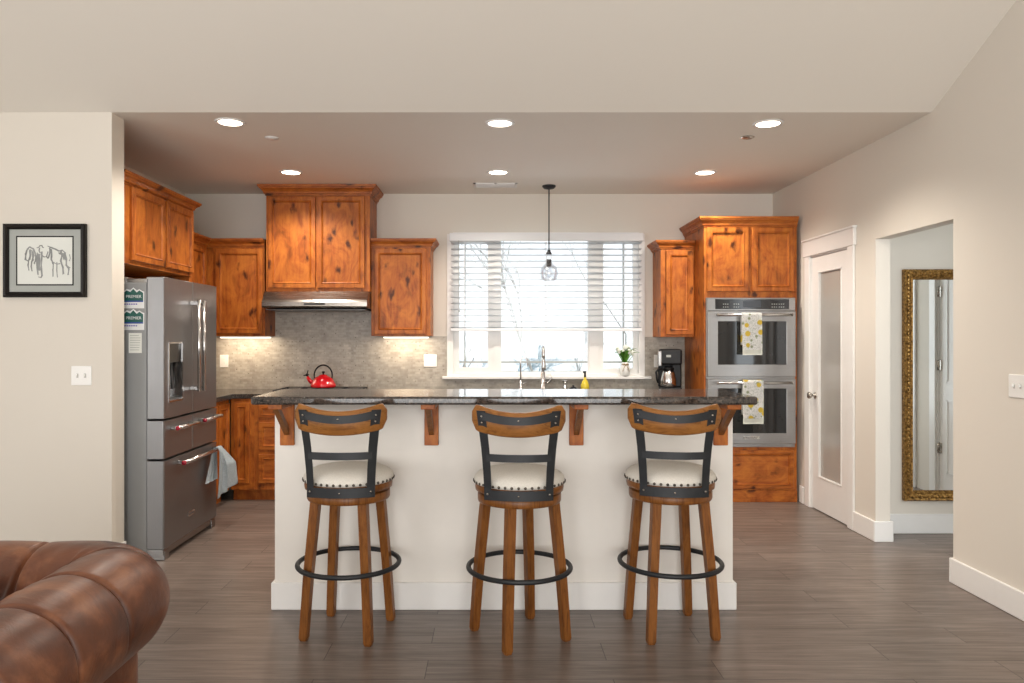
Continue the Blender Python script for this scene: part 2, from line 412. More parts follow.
# hall beyond the opening
HWY = 5.34
b = B(); b.box(XR+T, 4.6, HWY, HWY+.12, 0, ZC); struct('wall_hall_back', b, 'wall_paint')
b = B(); b.box(3.95, 4.07, 4.80, HWY, 0, ZC); b.box(3.95, 4.07, 2.0, 4.0, 0, ZC); b.box(3.95, 4.07, 4.0, 4.80, 2.06, ZC)
struct('wall_hall_right', b, 'wall_paint')
b = B(); b.box(XR+T, 4.6, 2.0, 2.12, 0, ZC); struct('wall_hall_front', b, 'wall_paint')
b = B(); b.box(XR+T, 4.6, 2.0, YE, ZC, ZC+.1); struct('ceiling', b, 'ceiling_paint')
b = B(); b.box(4.48, 4.6, 2.0, 7.0, 0, ZC); struct('wall_hall_far', b, 'wall_paint')

# baseboards
def bb(bx, x0, x1, y0, y1, h=.14): bx.box(x0, x1, y0, y1, 0, h, bev=.004, seg=1)
b = B(); bb(b, XR-.016, XR, YR, HY0); bb(b, XR-.016, XR+T+.016, HY0, HY0+.016); struct('baseboard_right', b, 'white_trim')
b = B(); bb(b, XR-.016, XR, HY1, 5.412); bb(b, XR-.016, XR+T+.016, HY1-.016, HY1); bb(b, XR+T, XR+T+.016, HY1, HWY); struct('baseboard_right', b, 'white_trim')
b = B(); bb(b, XR-.016, XR, 6.285, 6.36); struct('baseboard_right', b, 'white_trim')
b = B(); bb(b, XR+T+.016, 3.95, HWY-.016, HWY); struct('baseboard_hall', b, 'white_trim')
b = B(); bb(b, 3.934, 3.95, 4.90, HWY-.016); struct('baseboard_hall', b, 'white_trim')
b = B(); bb(b, XLL, -2.266, YE-.016, YE); bb(b, -2.266, -2.25, YE-.016, YE+.15); struct('baseboard_partition', b, 'white_trim')

# pantry door: casing + leaf
b = B()
for y0, y1 in ((5.41, 5.50), (6.16, 6.25)): b.box(XR-.018, XR+.0, y0, y1, 0, DZ, bev=.003, seg=1)
b.box(XR-.024, XR, 5.39, 6.27, DZ, 2.20, bev=.003, seg=1)
b.box(XR-.034, XR, 5.38, 6.28, 2.185, 2.20, bev=.002, seg=1)
b.box(XR, XR+T, DY0, DY0+.012, 0, DZ); b.box(XR, XR+T, DY1-.012, DY1, 0, DZ); b.box(XR, XR+T, DY0, DY1, DZ-.012, DZ)
struct('trim_1', b, 'white_trim')
door = B(); dx0, dx1 = XR+.004, XR+.040; y0, y1 = DY0+.015, DY1-.015; gz0, gz1, gy0, gy1 = .27, 1.925, y0+.115, y1-.115
door.box(dx0, dx1, y0, gy0, .008, DZ-.015); door.box(dx0, dx1, gy1, y1, .008, DZ-.015)
door.box(dx0, dx1, gy0, gy1, .008, gz0); door.box(dx0, dx1, gy0, gy1, gz1, DZ-.015)
dj = struct('door_1', door, 'white_trim')
b = B()
for (a0, a1, c0, c1) in ((gy0, gy0+.012, gz0, gz1), (gy1-.012, gy1, gz0, gz1), (gy0, gy1, gz0, gz0+.012), (gy0, gy1, gz1-.012, gz1)): b.box(dx0-.004, dx1-.01, a0, a1, c0, c1, bev=.003, seg=1)
obj('glazing_bead', b, 'white_trim', dj)
b = B(); b.box(dx0+.014, dx0+.020, gy0+.008, gy1-.008, gz0+.008, gz1-.008); obj('frosted_pane', b, 'frosted_glass', dj)
b = B(); RX = Matrix.Rotation(-PI/2, 4, 'Y')
b.lathe([(0, 0), (.028, 0), (.028, .006), (.011, .010), (.010, .03), (.022, .036), (.028, .048), (.024, .060), (0, .064)], M=Matrix.Translation((dx0, y1-.06, .925)) @ RX, seg=24)
obj('door_knob', b, 'nickel', dj)
for z in (.30, 1.08, 1.82):
    b = B(); b.box(dx0-.006, dx0+.012, y0-.014, y0+.012, z-.045, z+.045, bev=.002, seg=1); b.tube([(dx0-.008, y0-.002, z-.048), (dx0-.008, y0-.002, z+.048)], .006, 8)
    obj('hinge', b, 'nickel', dj)

# second door, in the hall (seen in the mirror), ajar
b = B()
for a, c in ((3.91, 4.0), (4.80, 4.89), (3.60, 3.68)): b.box(3.93, 3.95, a, c, 0, 2.06, bev=.003, seg=1)
b.box(3.926, 3.95, 3.89, 4.91, 2.06, 2.18, bev=.003, seg=1)
b.box(3.95, 4.07, 4.0, 4.012, 0, 2.06); b.box(3.95, 4.07, 4.788, 4.80, 0, 2.06)
struct('trim_2', b, 'white_trim')
def panel_door(bd, w, h, t=.036):
    bd.box(0, w, 0, t, .008, h)
    for z0, z1 in ((.2, .85), (1.0, h-.13)):
        for yy, d in ((0, -1), (t, 1)):
            for (x0, x1, a0, a1) in ((.11, .125, z0, z1), (w-.125, w-.11, z0, z1), (.11, w-.11, z0, z0+.015), (.11, w-.11, z1-.015, z1)):
                bd.box(x0, x1, min(yy, yy+d*.006), max(yy, yy+d*.006), a0, a1)
b = B(); panel_door(b, .774, 2.045)
b.bm.transform(Matrix.Translation((4.0, 4.013, 0)) @ Matrix.Rotation(PI/2, 4, 'Z'))
hd = struct('door_2', b, 'white_trim')
b = B()
for z in (.42, 1.15, 1.8): b.tube([(3.952, 4.016, z-.045), (3.952, 4.016, z+.045)], .009, 8); b.box(3.953, 3.964, 4.014, 4.05, z-.045, z+.045)
obj('hinge', b, 'nickel', hd)

# ------------------------------------------------------------------ window, sill, blinds
fr = B(); fy0, fy1 = YB-.012, YB+.10
fr.box(WX0-.03, WX0+.025, fy0, fy1, WZ0, WZ1); fr.box(WX1-.025, WX1+.03, fy0, fy1, WZ0, WZ1); fr.box(WX0+.025, WX1-.025, fy0, fy1, WZ1-.03, WZ1+.015); fr.box(WX0+.025, WX1-.025, fy0, fy1, WZ0, WZ0+.025)
M1, M2 = (0.02, .075), (.91, 1.0)
fr.box(M1[0]-.005, M1[1]+.0, YB+.02, fy1-.001, WZ0+.025, WZ1-.03); fr.box(M2[0], M2[1], YB+.02, fy1-.001, WZ0+.025, WZ1-.03)
wn = struct('window_1', fr, 'white_trim')
def sash(x0, x1, w, vb):
    s = B(); z0, z1 = WZ0+.025, WZ1-.03; ya, yb = YB+.035, YB+.085
    s.box(x0, x0+w, ya, yb, z0, z1); s.box(x1-w, x1, ya, yb, z0, z1); s.box(x0+w, x1-w, ya, yb, z0, z0+w); s.box(x0+w, x1-w, ya, yb, z1-w, z1)
    o = obj('window_sash', s, 'white_trim', wn)
    g = B()
    zb = 1.39-(362-338)/107*1.01
    g.box(x0+w, x1-w, YB+.056, YB+.064, zb-.008, zb+.008)
    for xx in vb: g.box(xx-.007, xx+.007, YB+.0565, YB+.0635, z0+w, z1-w)
    obj('window_grid', g, 'mat_board', o)
    p = B(); p.box(x0+w, x1-w, YB+.066, YB+.070, z0+w, z1-w); obj('window_pane', p, 'window_glass', o)
sash(WX0+.025, M1[0]-.005, .055, [-.255]); sash(M1[1], M2[0], .012, []); sash(M2[1], WX1-.025, .045, [1.235])
b = B(); b.box(-.46, 1.475, YB-.075, YB+.02, WZ0-.025, WZ0, bev=.004); struct('window_sill_1', b, 'white_trim')

bl = thing('window_blinds', 'white horizontal slatted blind covering the upper part of the kitchen window', 'blinds', (.5, YB-.05, 1.48))
b = B(); b.box(WX0-.004, WX1+.004, YB-.085, YB-.070, 2.285, 2.360, bev=.003); b.box(WX0-.004, WX0+.006, YB-.070, YB-.015, 2.286, 2.359); b.box(WX1-.006, WX1+.004, YB-.070, YB-.015, 2.286, 2.359)
obj('valance', b, 'blind_white', bl)
b = B()
for i in range(15):
    z = 2.268-i*.0558; d = .030
    b.raw([(WX0+.01, YB-.048-d, z+.006), (WX1-.01, YB-.048-d, z+.006), (WX1-.01, YB-.048, z+.003), (WX0+.01, YB-.048, z+.003), (WX1-.01, YB-.048+d, z-.006), (WX0+.01, YB-.048+d, z-.006)], [(0, 1, 2, 3), (3, 2, 4, 5)])
bmesh.ops.solidify(b.bm, geom=list(b.bm.faces), thickness=.0035)
obj('slats', b, 'blind_white', bl)
b = B(); b.box(WX0+.006, WX1-.006, YB-.078, YB-.018, 1.452, 1.478, bev=.004); obj('bottom_rail', b, 'blind_white', bl)
for x in (-.255, .50, 1.235):
    b = B()
    for dy in (-.08, -.016): b.box(x-.0025, x+.0025, YB+dy-.0015, YB+dy+.0015, 1.478, 2.29)
    obj('ladder_cord', b, 'blind_white', bl)
b = B(); b.tube([(-.305, YB-.092, 2.29), (-.302, YB-.092, 1.65)], .0035, 6); b.tube([(-.302, YB-.092, 1.66), (-.302, YB-.092, 1.63)], .006, 6); obj('tilt_wand', b, 'mat_board', bl)

# ------------------------------------------------------------------ outside
b = B(); b.box(-20, 24, 7.2, 40, -.5, -.35)
struct('ground', b, 'ground_pale')
def tree(name, label, cat, x, y, z, h, seed, lean=(0, 0), mat='bark_pale', levels=5, r0=.035, spread=.75, n=3, group=None):
    rnd = random.Random(seed); b = B()
    def branch(p, d, L, r, lv):
        pts = [p]; q = p.copy(); dd = d.copy()
        for k in range(4):
            dd = (dd+Vector((rnd.uniform(-1, 1), rnd.uniform(-1, 1), rnd.uniform(-.4, .6)))*.16).normalized(); q = q+dd*(L/4); pts.append(q.copy())
        b.tube(pts, lambda t: r*(1-.45*t), 5 if lv < 3 else 3)
        if lv >= levels: return
        for k in range(n):
            at = pts[rnd.choice((2, 3, 4))]
            nd_ = (dd+Vector((rnd.uniform(-1, 1), rnd.uniform(-1, 1), rnd.uniform(-.5, .9)))*spread).normalized()
            branch(at, nd_, L*rnd.uniform(.55, .8), r*.55, lv+1)
    branch(Vector((x, y, z)), Vector((lean[0], lean[1], 1)).normalized(), h*.42, r0, 0)
    return tag(obj(name, b, mat), label, cat, group)
tree('bare_tree', 'bare tree just behind the centre pane of the kitchen window', 'tree', .78, 10.2, -.35, 4.2, 3, (-.06, 0), levels=4, r0=.03)
tree('bare_tree', 'bare tree seen through the right pane of the kitchen window', 'tree', 2.6, 15, -.35, 4.4, 5, (0, 0), levels=5, r0=.03)
tree('bare_tree', 'bare tree seen low through the left pane of the kitchen window', 'tree', -.9, 18, -.35, 3.6, 9, (.1, 0), levels=5, r0=.03)
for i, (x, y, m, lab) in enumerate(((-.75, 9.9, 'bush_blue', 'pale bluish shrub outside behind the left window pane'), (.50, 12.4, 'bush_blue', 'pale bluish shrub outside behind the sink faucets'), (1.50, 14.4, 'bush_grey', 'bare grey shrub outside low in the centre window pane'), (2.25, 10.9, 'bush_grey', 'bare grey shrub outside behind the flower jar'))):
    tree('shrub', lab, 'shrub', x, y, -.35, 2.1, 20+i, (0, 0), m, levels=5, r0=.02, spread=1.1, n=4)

# ------------------------------------------------------------------ cabinets
def nested(b, x0, x1, z0, z1, yf, steps, mi=0):
    """front face as nested rectangles; steps = (inset, depth) from the outer edge; y grows backward"""
    rects = [(x0+i, x1-i, z0+i, z1-i, yf+d) for i, d in steps]
    vs = []
    for (a, c, d, e, y) in rects: vs += [(a, y, d), (c, y, d), (c, y, e), (a, y, e)]
    fs = []
    for k in range(len(rects)-1):
        for j in range(4): fs.append((k*4+j, k*4+(j+1) % 4, (k+1)*4+(j+1) % 4, (k+1)*4+j))
    n = (len(rects)-1)*4; fs.append((n, n+1, n+2, n+3)); b.raw(vs, fs, None, mi)
def door_panel(b, x0, x1, z0, z1, yb, t=.02, fw=.048):
    """five-piece door; yb = plane it is mounted on, front at yb-t"""
    fw = min(fw, (x1-x0)*.3, (z1-z0)*.3)
    yf = yb-t
    nested(b, x0, x1, z0, z1, yf, [(0, t), (0, .003), (.003, 0), (fw-.012, 0), (fw-.010, .003), (fw-.006, -.003), (fw-.001, .0), (fw+.004, .011), (fw+.012, .012)])
CROWN = [(0, 0), (.006, 0), (.007, .012), (.016, .015), (.019, .030), (.030, .046), (.044, .056), (.046, .066), (.053, .068), (.055, .085), (0, .085)]
def crown(b, x0, x1, yf, yb, z0, h, left, right, scale=1.0):
    prof = [(o*scale, z*h/.085) for o, z in CROWN]; n = len(prof); vs = []; fs = []
    def path(o):
        p = []
        p += [(x0-o, yb), (x0-o, yf-o)] if left else [(x0, yf-o)]
        p += [(x1+o, yf-o), (x1+o, yb)] if right else [(x1, yf-o)]
        return p
    m = len(path(0))
    for o, z in prof:
        for (x, y) in path(o): vs.append((x, y, z0+z))
    for k in range(n-1):
        for j in range(m-1): fs.append((k*m+j, k*m+j+1, (k+1)*m+j+1, (k+1)*m+j))
    b.raw(vs, fs)
    b.box(x0, x1, yf, yb, z0, z0+h*.98)
def cabinet(name, label, cat, x, y, rot, w, depth, z0, z1, doors=(), drawers=(), crown_h=0, cl=False, cr=False, toe=0, cscale=1.0, group=None, hollow=False):
    """built facing -Y with its back-left corner at (x,y); rot turns the whole unit"""
    t = local(thing(name, label, cat, (x, y, 0), rot, group)); t.location = (x, y, 0)
    wv, wh = ('alder', 'alder_across')
    b = B(); zb = z0+toe
    if hollow:
        b.box(0, w, -depth, -depth+.02, zb, z1); b.box(0, .018, -depth+.02, 0, zb, z1); b.box(w-.018, w, -depth+.02, 0, zb, z1); b.box(.018, w-.018, -depth+.02, 0, zb, zb+.018)
    else: b.box(0, w, -depth, 0, zb, z1, bev=.0015, seg=1)
    if toe: b.box(0, w, -depth+.07, 0, z0, zb)
    obj('carcass', b, wv, t)
    for (x0, x1, a, c) in doors:
        b = B(); door_panel(b, x0, x1, a, c, -depth); obj('door', b, wv, t)
    for (x0, x1, a, c) in drawers:
        b = B(); door_panel(b, x0, x1, a, c, -depth, fw=.04); obj('drawer', b, wh, t)
    if crown_h:
        b = B(); crown(b, 0, w, -depth, 0, z1, crown_h, cl, cr, cscale); obj('crown_molding', b, wh, t)
    return t
G = 'knotty wood wall cabinets'
# over the fridge: faces +X
XF = -2.32
cabinet('wall_cabinet', 'knotty wood cabinet with two doors above the fridge', 'cabinet', XL, 4.635, PI/2, 1.165, XF-XL, 1.862, 2.365,
        doors=[(.165, .655, 1.889, 2.36), (.675, 1.150, 1.889, 2.36)], crown_h=.070, cl=False, cr=True, group=G)
# side panel hiding the fridge's far side
b = B(); b.box(XL, -2.33, 5.77, 5.80, 0, 1.86, bev=.001, seg=1)
tag(obj('fridge_end_panel', b, 'alder'), 'tall wood side panel standing beyond the fridge', 'panel')
cabinet('wall_cabinet', 'knotty wood wall cabinet on the left wall beyond the fridge', 'cabinet', XL, 5.803, PI/2, .862, .33, 1.408, 2.195,
        doors=[(.01, .40, 1.43, 2.18), (.41, .79, 1.43, 2.18)], crown_h=.075, group=G)
cabinet('wall_cabinet', 'knotty wood corner wall cabinet left of the range hood', 'cabinet', XL, YB, 0, .84, .33, 1.408, 2.195,
        doors=[(.405, .825, 1.43, 2.18)], crown_h=.075, group=G)
cabinet('wall_cabinet', 'tallest wall cabinet with two doors reaching the ceiling above the range hood', 'cabinet', -1.987, YB, 0, .912, .40, 1.80, 2.642,
        doors=[(.022, .437, 1.83, 2.632), (.452, .868, 1.83, 2.632)], crown_h=.091, cl=True, cr=True, cscale=1.15, group=G)
cabinet('wall_cabinet', 'single-door knotty wood wall cabinet between range hood and window', 'cabinet', -1.074, YB, 0, .527, .33, 1.408, 2.195,
        doors=[(.03, .49, 1.425, 2.18)], crown_h=.075, cr=True, group=G)
cabinet('wall_cabinet', 'narrow single-door wall cabinet right of the window above the coffee maker', 'cabinet', 1.50, YB, 0, .296, .33, 1.40, 2.18,
        doors=[(.045, .285, 1.42, 2.165)], crown_h=.075, cl=True, group=G)
oc = cabinet('oven_cabinet', 'tall knotty wood cabinet housing the double wall oven', 'cabinet', 1.797, YB-.004, 0, .788, .636, 0, 2.33,
        doors=[(.022, .374, 1.785, 2.325), (.405, .758, 1.785, 2.325)], drawers=[(.03, .755, .115, .44)], crown_h=.085, cl=True, cscale=.9, toe=0)
b = B(); b.box(0, .788, -.648, -.636, 0, .10, bev=.003, seg=1); obj('plinth', b, 'alder_across', oc)

# base cabinets
def base(x, w, label, doors=(), drawers=(), y=YB-.004, rot=0, xo=None, hollow=False):
    return cabinet('base_cabinet', label, 'cabinet', x if xo is None else xo, y, rot, w, .62, 0, .874, doors, drawers, toe=.10, group='base cabinets under the back worktop', hollow=hollow)
b = B()
base(0, .575, 'base cabinet on the left wall past the fridge, partly hidden by it', doors=[(.02, .27, .125, .84), (.285, .54, .125, .84)], y=5.803, rot=PI/2, xo=XL+.004)
base(-2.22, .20, 'narrow single-door base cabinet in the left corner', doors=[(.033, .16, .157, .84)])
base(-2.02, .50, 'base cabinet with three drawers left of the cooktop', drawers=[(.04, .46, .713, .824), (.04, .46, .44, .676), (.04, .46, .157, .404)])
base(-1.52, .92, 'wide base cabinet under the cooktop behind the island', doors=[(.02, .45, .125, .84), (.47, .90, .125, .84)])
base(-.60, .62, 'base cabinet between the cooktop and the sink, behind the island', doors=[(.02, .60, .125, .84)])
base(.02, .96, 'sink base cabinet with two doors, behind the island', doors=[(.02, .47, .125, .84), (.49, .94, .125, .84)], hollow=True)
base(.98, .815, 'base cabinet under the coffee maker, behind the island', doors=[(.02, .40, .125, .84), (.415, .80, .125, .84)])

# worktop with cut-out for the sink, L-shaped
b = B(); z0, z1 = .876, .915
SX0, SX1, SY0, SY1 = .14, .87, 6.47, 6.80
b.box(-2.195, SX0, 6.355, YB, z0, z1); b.box(SX1, 1.795, 6.355, YB, z0, z1); b.box(SX0, SX1, 6.355, SY0, z0, z1); b.box(SX0, SX1, SY1, YB, z0, z1)
b.box(XL, -2.195, 5.803, YB, z0, z1)
tag(obj('worktop', b, 'granite'), 'dark speckled granite worktop running along the back wall under the window', 'worktop')
# backsplash
b = B(); b.box(XL, -2.02, YB-.010, YB, .915, 1.407); b.box(-2.02, -1.075, YB-.010, YB, .915, 1.80); b.box(-1.075, -.46, YB-.010, YB, .915, 1.407)
b.box(-.46, WX0-.033, YB-.010, YB, .915, 1.407) ; b.box(WX0-.033, 1.475, YB-.010, YB, .915, WZ0-.026); b.box(WX1+.033, 1.475, YB-.010, YB, WZ0+.001, 1.399); b.box(1.475, 1.796, YB-.010, YB, .915, 1.399)
struct('backsplash', b, 'mosaic_tile')
b = B(); b.box(XL, XL+.010, 5.803, YB-.011, .915, 1.407); struct('backsplash', b, 'mosaic_tile')

# sink
sk = thing('kitchen_sink', 'stainless steel sink set into the worktop below the window', 'sink', (.5, 6.63, .74))
b = B(); e = .001
b.box(SX0+e, SX1-e, SY0+e, SY1-e, .72, .725); b.box(SX0+e, SX0+.006, SY0+e, SY1-e, .72, .914); b.box(SX1-.006, SX1-e, SY0+e, SY1-e, .72, .914)
b.box(SX0+e, SX1-e, SY0+e, SY0+.006, .72, .914); b.box(SX0+e, SX1-e, SY1-.006, SY1-e, .72, .914)
obj('basin', b, 'steel', sk)
b = B()
for (a, c, d, f) in ((SX0-.014, SX0+.006, SY0-.014, SY1+.014), (SX1-.006, SX1+.014, SY0-.014, SY1+.014), (SX0, SX1, SY0-.014, SY0+.006), (SX0, SX1, SY1-.006, SY1+.014)): b.box(a, c, d, f, .9155, .919)
obj('rim', b, 'steel', sk)
# faucets
fx, fy = .466, 6.86
f = thing('pull_down_faucet', 'tall stainless pull-down faucet behind the middle of the sink', 'faucet', (fx, fy, .915))
b = B(); b.lathe([(0, 0), (.03, 0), (.03, .008), (.022, .014), (.020, .16), (.016, .17), (0, .17)], (fx, fy, .915), 20)
obj('faucet_body', b, 'steel_bright', f)
b = B(); b.tube([(fx, fy, 1.08), (fx, fy, 1.24)]+[(fx, fy-.045+.045*math.cos(a), 1.24+.07*math.sin(a)) for a in [PI*k/10 for k in range(1, 10)]]+[(fx, fy-.09, 1.235), (fx, fy-.09, 1.20)], .013, 12, up=(1, 0, 0)); obj('spout', b, 'steel_bright', f)
b = B(); b.lathe([(0, 0), (.019, 0), (.022, .02), (.016, .08), (.013, .10), (0, .10)], (fx, fy-.09, 1.10), 16); obj('spray_head', b, 'steel_bright', f)
b = B(); b.tube([(fx+.015, fy, .985), (fx+.05, fy, .985), (fx+.07, fy-.005, 1.01), (fx+.085, fy-.01, 1.07)], .007, 8, up=(0, 1, 0)); obj('lever', b, 'steel_bright', f)
fx = .262
f = thing('filter_faucet', 'small gooseneck filter faucet left of the main faucet', 'faucet', (fx, fy, .915))
b = B(); b.lathe([(0, 0), (.022, 0), (.022, .006), (.013, .012), (.013, .085), (0, .09)], (fx, fy, .915), 16); obj('faucet_body', b, 'steel_bright', f)
b = B(); b.tube([(fx, fy, 1.0), (fx, fy, 1.17)]+[(fx+.03-.03*math.cos(a), fy, 1.17+.04*math.sin(a)) for a in [PI*k/8 for k in range(1, 8)]]+[(fx+.062, fy, 1.15), (fx+.066, fy, 1.13)], .006, 8, up=(0, 1, 0)); obj('spout', b, 'steel_bright', f)
b = B(); b.tube([(fx+.01, fy, .97), (fx+.055, fy, .985)], .006, 8, up=(0, 1, 0)); obj('lever', b, 'steel_bright', f)
dx = .667
f = thing('soap_dispenser', 'short steel soap dispenser right of the tall faucet', 'soap dispenser', (dx, fy, .915))
b = B(); b.lathe([(0, 0), (.022, 0), (.022, .006), (.014, .012), (.014, .05), (0, .052)], (dx, fy, .915), 16); obj('dispenser_base', b, 'steel_bright', f)
b = B(); b.tube([(dx, fy, .96), (dx, fy, .995)], .011, 10); b.tube([(dx-.02, fy, .995), (dx+.022, fy-.01, .995)], .009, 8); obj('pump_spout', b, 'steel_bright', f)
b = B(); b.lathe([(0, 0), (.042, 0), (.040, .012), (.02, .026), (.009, .03), (.009, .042), (0, .044)], (.745, 6.87, .915), 20)
tag(obj('sink_stopper', b, 'black_plastic'), 'black rubber sink stopper between soap dispenser and yellow bottle', 'stopper')
bx, by = .852, 6.87
f = thing('soap_bottle', 'yellow dish soap bottle with a dark pump on the worktop by the sink', 'bottle', (bx, by, .915))
b = B(); b.lathe([(0, 0), (.036, 0), (.040, .01), (.038, .05), (.025, .08), (.012, .10), (.011, .115), (0, .115)], (bx, by, .915), 20, M=None); obj('bottle', b, 'soap_yellow', f)
b = B(); b.tube([(bx, by, 1.03), (bx, by, 1.075)], .010, 8); b.tube([(bx-.018, by, 1.078), (bx+.01, by, 1.078)], .009, 8); obj('pump', b, 'black_plastic', f)

# jar of flowers on the sill
jx, jy, jz = 1.235, YB-.030-.012, WZ0
f = thing('flower_jar', 'white jar of white tulips with green leaves on the window sill', 'flower vase', (jx, jy, jz))
b = B(); b.lathe([(0, 0), (.036, 0), (.043, .012), (.045, .06), (.042, .09), (.030, .110), (.033, .130), (.030, .130), (.027, .112), (0, .10)], (jx, jy, jz), 24); obj('jar', b, 'ceramic_white', f)
b = B(); b.tube([(jx+.034*math.cos(a), jy+.034*math.sin(a), jz+.112) for a in [2*PI*k/16 for k in range(16)]], .004, 6, closed=True)
for sx in (-1, 1):
    b.tube([(jx, jy-.036, jz+.110), (jx+sx*.018, jy-.046, jz+.120), (jx+sx*.026, jy-.046, jz+.105), (jx+sx*.004, jy-.040, jz+.105)], .0028, 5, up=(0, 1, 0))
    b.tube([(jx, jy-.038, jz+.108), (jx+sx*.022, jy-.047, jz+.075), (jx+sx*.03, jy-.048, jz+.045)], .0028, 5, up=(0, 1, 0))
obj('twine_bow', b, 'twine', f)
rnd = random.Random(11)
for k in range(16):
    a = 2*PI*k/16+rnd.uniform(-.2, .2); out = rnd.uniform(.05, .15); h = rnd.uniform(.085, .13)*(1.25-out*2.5)+.015; b = B()
    dx, dy = math.cos(a), math.sin(a)*.45; pts = []
    for i in range(7):
        t = i/6; pts.append(Vector((jx+dx*(.012+out*t**1.3), jy+dy*(.012+out*t**1.3), jz+.115+h*math.sin(t*1.9)/math.sin(1.57))))
    side = Vector((-math.sin(a), math.cos(a), 0)); vs = []
    for i, p in enumerate(pts):
        w = .017*math.sin(PI*min(.98, (i+.8)/7.2)); vs += [p-side*w+Vector((0, 0, w*.4)), p, p+side*w+Vector((0, 0, w*.4))]
    fs = [(3*i+j, 3*i+j+1, 3*i+j+4, 3*i+j+3) for i in range(6) for j in (0, 1)]
    b.raw(vs, fs, None, 0, True); bmesh.ops.solidify(b.bm, geom=list(b.bm.faces), thickness=.0012); obj('leaf', b, 'leaf_green', f)
for k in range(9):
    a = 2*PI*k/9+.3; out = .015 if k % 3 == 0 else .055; zt = jz+.215+rnd.uniform(-.015, .03)-out*.3; x, y = jx+math.cos(a)*out*1.3, jy+math.sin(a)*out*.5; b = B()
    b.tube([(jx+math.cos(a)*.01, jy+math.sin(a)*.008, jz+.11), (x, y, zt)], .003, 5, mi=1)
    b.lathe([(0, 0), (.012, .008), (.017, .022), (.014, .042), (.006, .055), (0, .056)], (x, y, zt), 10)
    obj('flower', b, ['petal_white', 'leaf_green'], f)

# coffee maker
cx, cy, cz = 1.60, 6.76, .915
f = thing('coffee_maker', 'black coffee maker with a steel thermal carafe on the right end of the back worktop', 'coffee maker', (cx, cy, cz), math.radians(-12))
local(f); f.location = (cx, cy, cz)
b = B(); b.box(-.095, .105, -.12, .11, 0, .035, bev=.008); b.box(.015, .105, -.02, .11, .035, .36, bev=.012); b.box(-.10, .105, .035, .11, .035, .36, bev=.01); obj('body', b, 'black_plastic', f)
b = B(); b.box(-.098, .107, -.115, .112, .235, .375, bev=.018); obj('brew_head', b, 'black_plastic', f)
b = B(); b.box(-.104, -.068, -.119, -.06, .225, .36, bev=.008); obj('steel_trim', b, 'steel', f)
b = B(); b.box(-.03, .01, -.121, -.117, .305, .325); obj('brand_mark', b, 'mat_board', f)
b = B(); b.lathe([(0, 0), (.062, 0), (.068, .01), (.068, .06), (.056, .12), (.045, .15), (0, .15)], (-.01, -.05, .037), 28); obj('carafe', b, 'steel_bright', f)
b = B(); b.lathe([(0, 0), (.047, 0), (.047, .02), (.03, .034), (0, .036)], (-.01, -.05, .187), 24); obj('carafe_lid', b, 'black_plastic', f)
b = B(); b.tube([(-.05, -.07, .195), (-.10, -.085, .195), (-.118, -.09, .17), (-.112, -.088, .11), (-.10, -.085, .075)], .010, 8, up=(0, 1, 0)); obj('carafe_handle', b, 'black_plastic', f)

# cooktop and kettle
b = B(); b.box(-1.90, -1.14, 6.43, 6.94, .9155, .922, bev=.002, seg=1)
ck = thing('cooktop', 'black glass cooktop set on the worktop under the range hood', 'cooktop', (-1.52, 6.68, .9155))
obj('glass_top', b, 'black_gloss', ck)
for x, y, r in ((-1.71, 6.83, .04), (-1.33, 6.83, .045), (-1.71, 6.55, .045), (-1.33, 6.55, .035)):
    b = B(); b.lathe([(0, 0), (r, 0), (r, .008), (r*.7, .012), (0, .012)], (x, y, .9215), 28); obj('burner', b, 'black_iron', ck)
for x0 in (-1.89, -1.515):
    b = B(); x1, y0, y1, za, zb_ = x0+.365, 6.46, 6.93, .932, .940
    for (a, c, d, e) in ((x0, x1, y0, y0+.01), (x0, x1, y1-.01, y1), (x0, x0+.01, y0+.01, y1-.01), (x1-.01, x1, y0+.01, y1-.01), (x0+.178, x0+.188, y0+.01, y1-.01), (x0+.01, x0+.178, 6.69, 6.70), (x0+.188, x1-.01, 6.69, 6.70)): b.box(a, c, d, e, za, zb_)
    for xx in (x0, x1-.01):
        for yy in (y0, y1-.01): b.box(xx, xx+.01, yy, yy+.01, .9222, za)
    obj('grate', b, 'black_iron', ck)
kx, ky, kz = -1.53, 6.80, .941
f = thing('kettle', 'red enamel tea kettle with black handle on the cooktop', 'kettle', (kx, ky, kz))
b = B(); b.lathe([(0, .0), (.100, 0), (.112, .006), (.116, .020), (.110, .036), (.098, .056), (.086, .078), (.064, .097), (.040, .106), (.038, .109)], (kx, ky, kz), 40); obj('body', b, 'red_enamel', f)
b = B(); b.lathe([(0, .0), (.106, .0), (.106, .008), (0, .008)], (kx, ky, kz-.0005), 40); obj('dark_base_rim', b, 'black_gloss', f)
b = B(); b.lathe([(.040, .107), (.034, .115), (.012, .119), (0, .119)], (kx, ky, kz), 24); obj('lid', b, 'red_enamel', f)
b = B(); b.lathe([(0, .118), (.008, .119), (.008, .128), (.014, .134), (.013, .146), (0, .149)], (kx, ky, kz), 16); obj('lid_knob', b, 'black_plastic', f)
b = B(); b.tube([(kx-.085, ky, kz+.035), (kx-.122, ky, kz+.062), (kx-.146, ky, kz+.100)], lambda t: .024-.010*t, 14, up=(0, 1, 0)); obj('spout', b, 'red_enamel', f)
b = B(); b.tube([(kx-.138, ky, kz+.104), (kx-.155, ky, kz+.122)], .016, 10, up=(0, 1, 0)); b.tube([(kx-.146, ky, kz+.118), (kx-.138, ky, kz+.155)], .005, 6, up=(0, 1, 0)); b.tube([(kx-.150, ky, kz+.116), (kx-.178, ky, kz+.108)], .006, 6, up=(0, 1, 0)); obj('whistle', b, 'black_plastic', f)
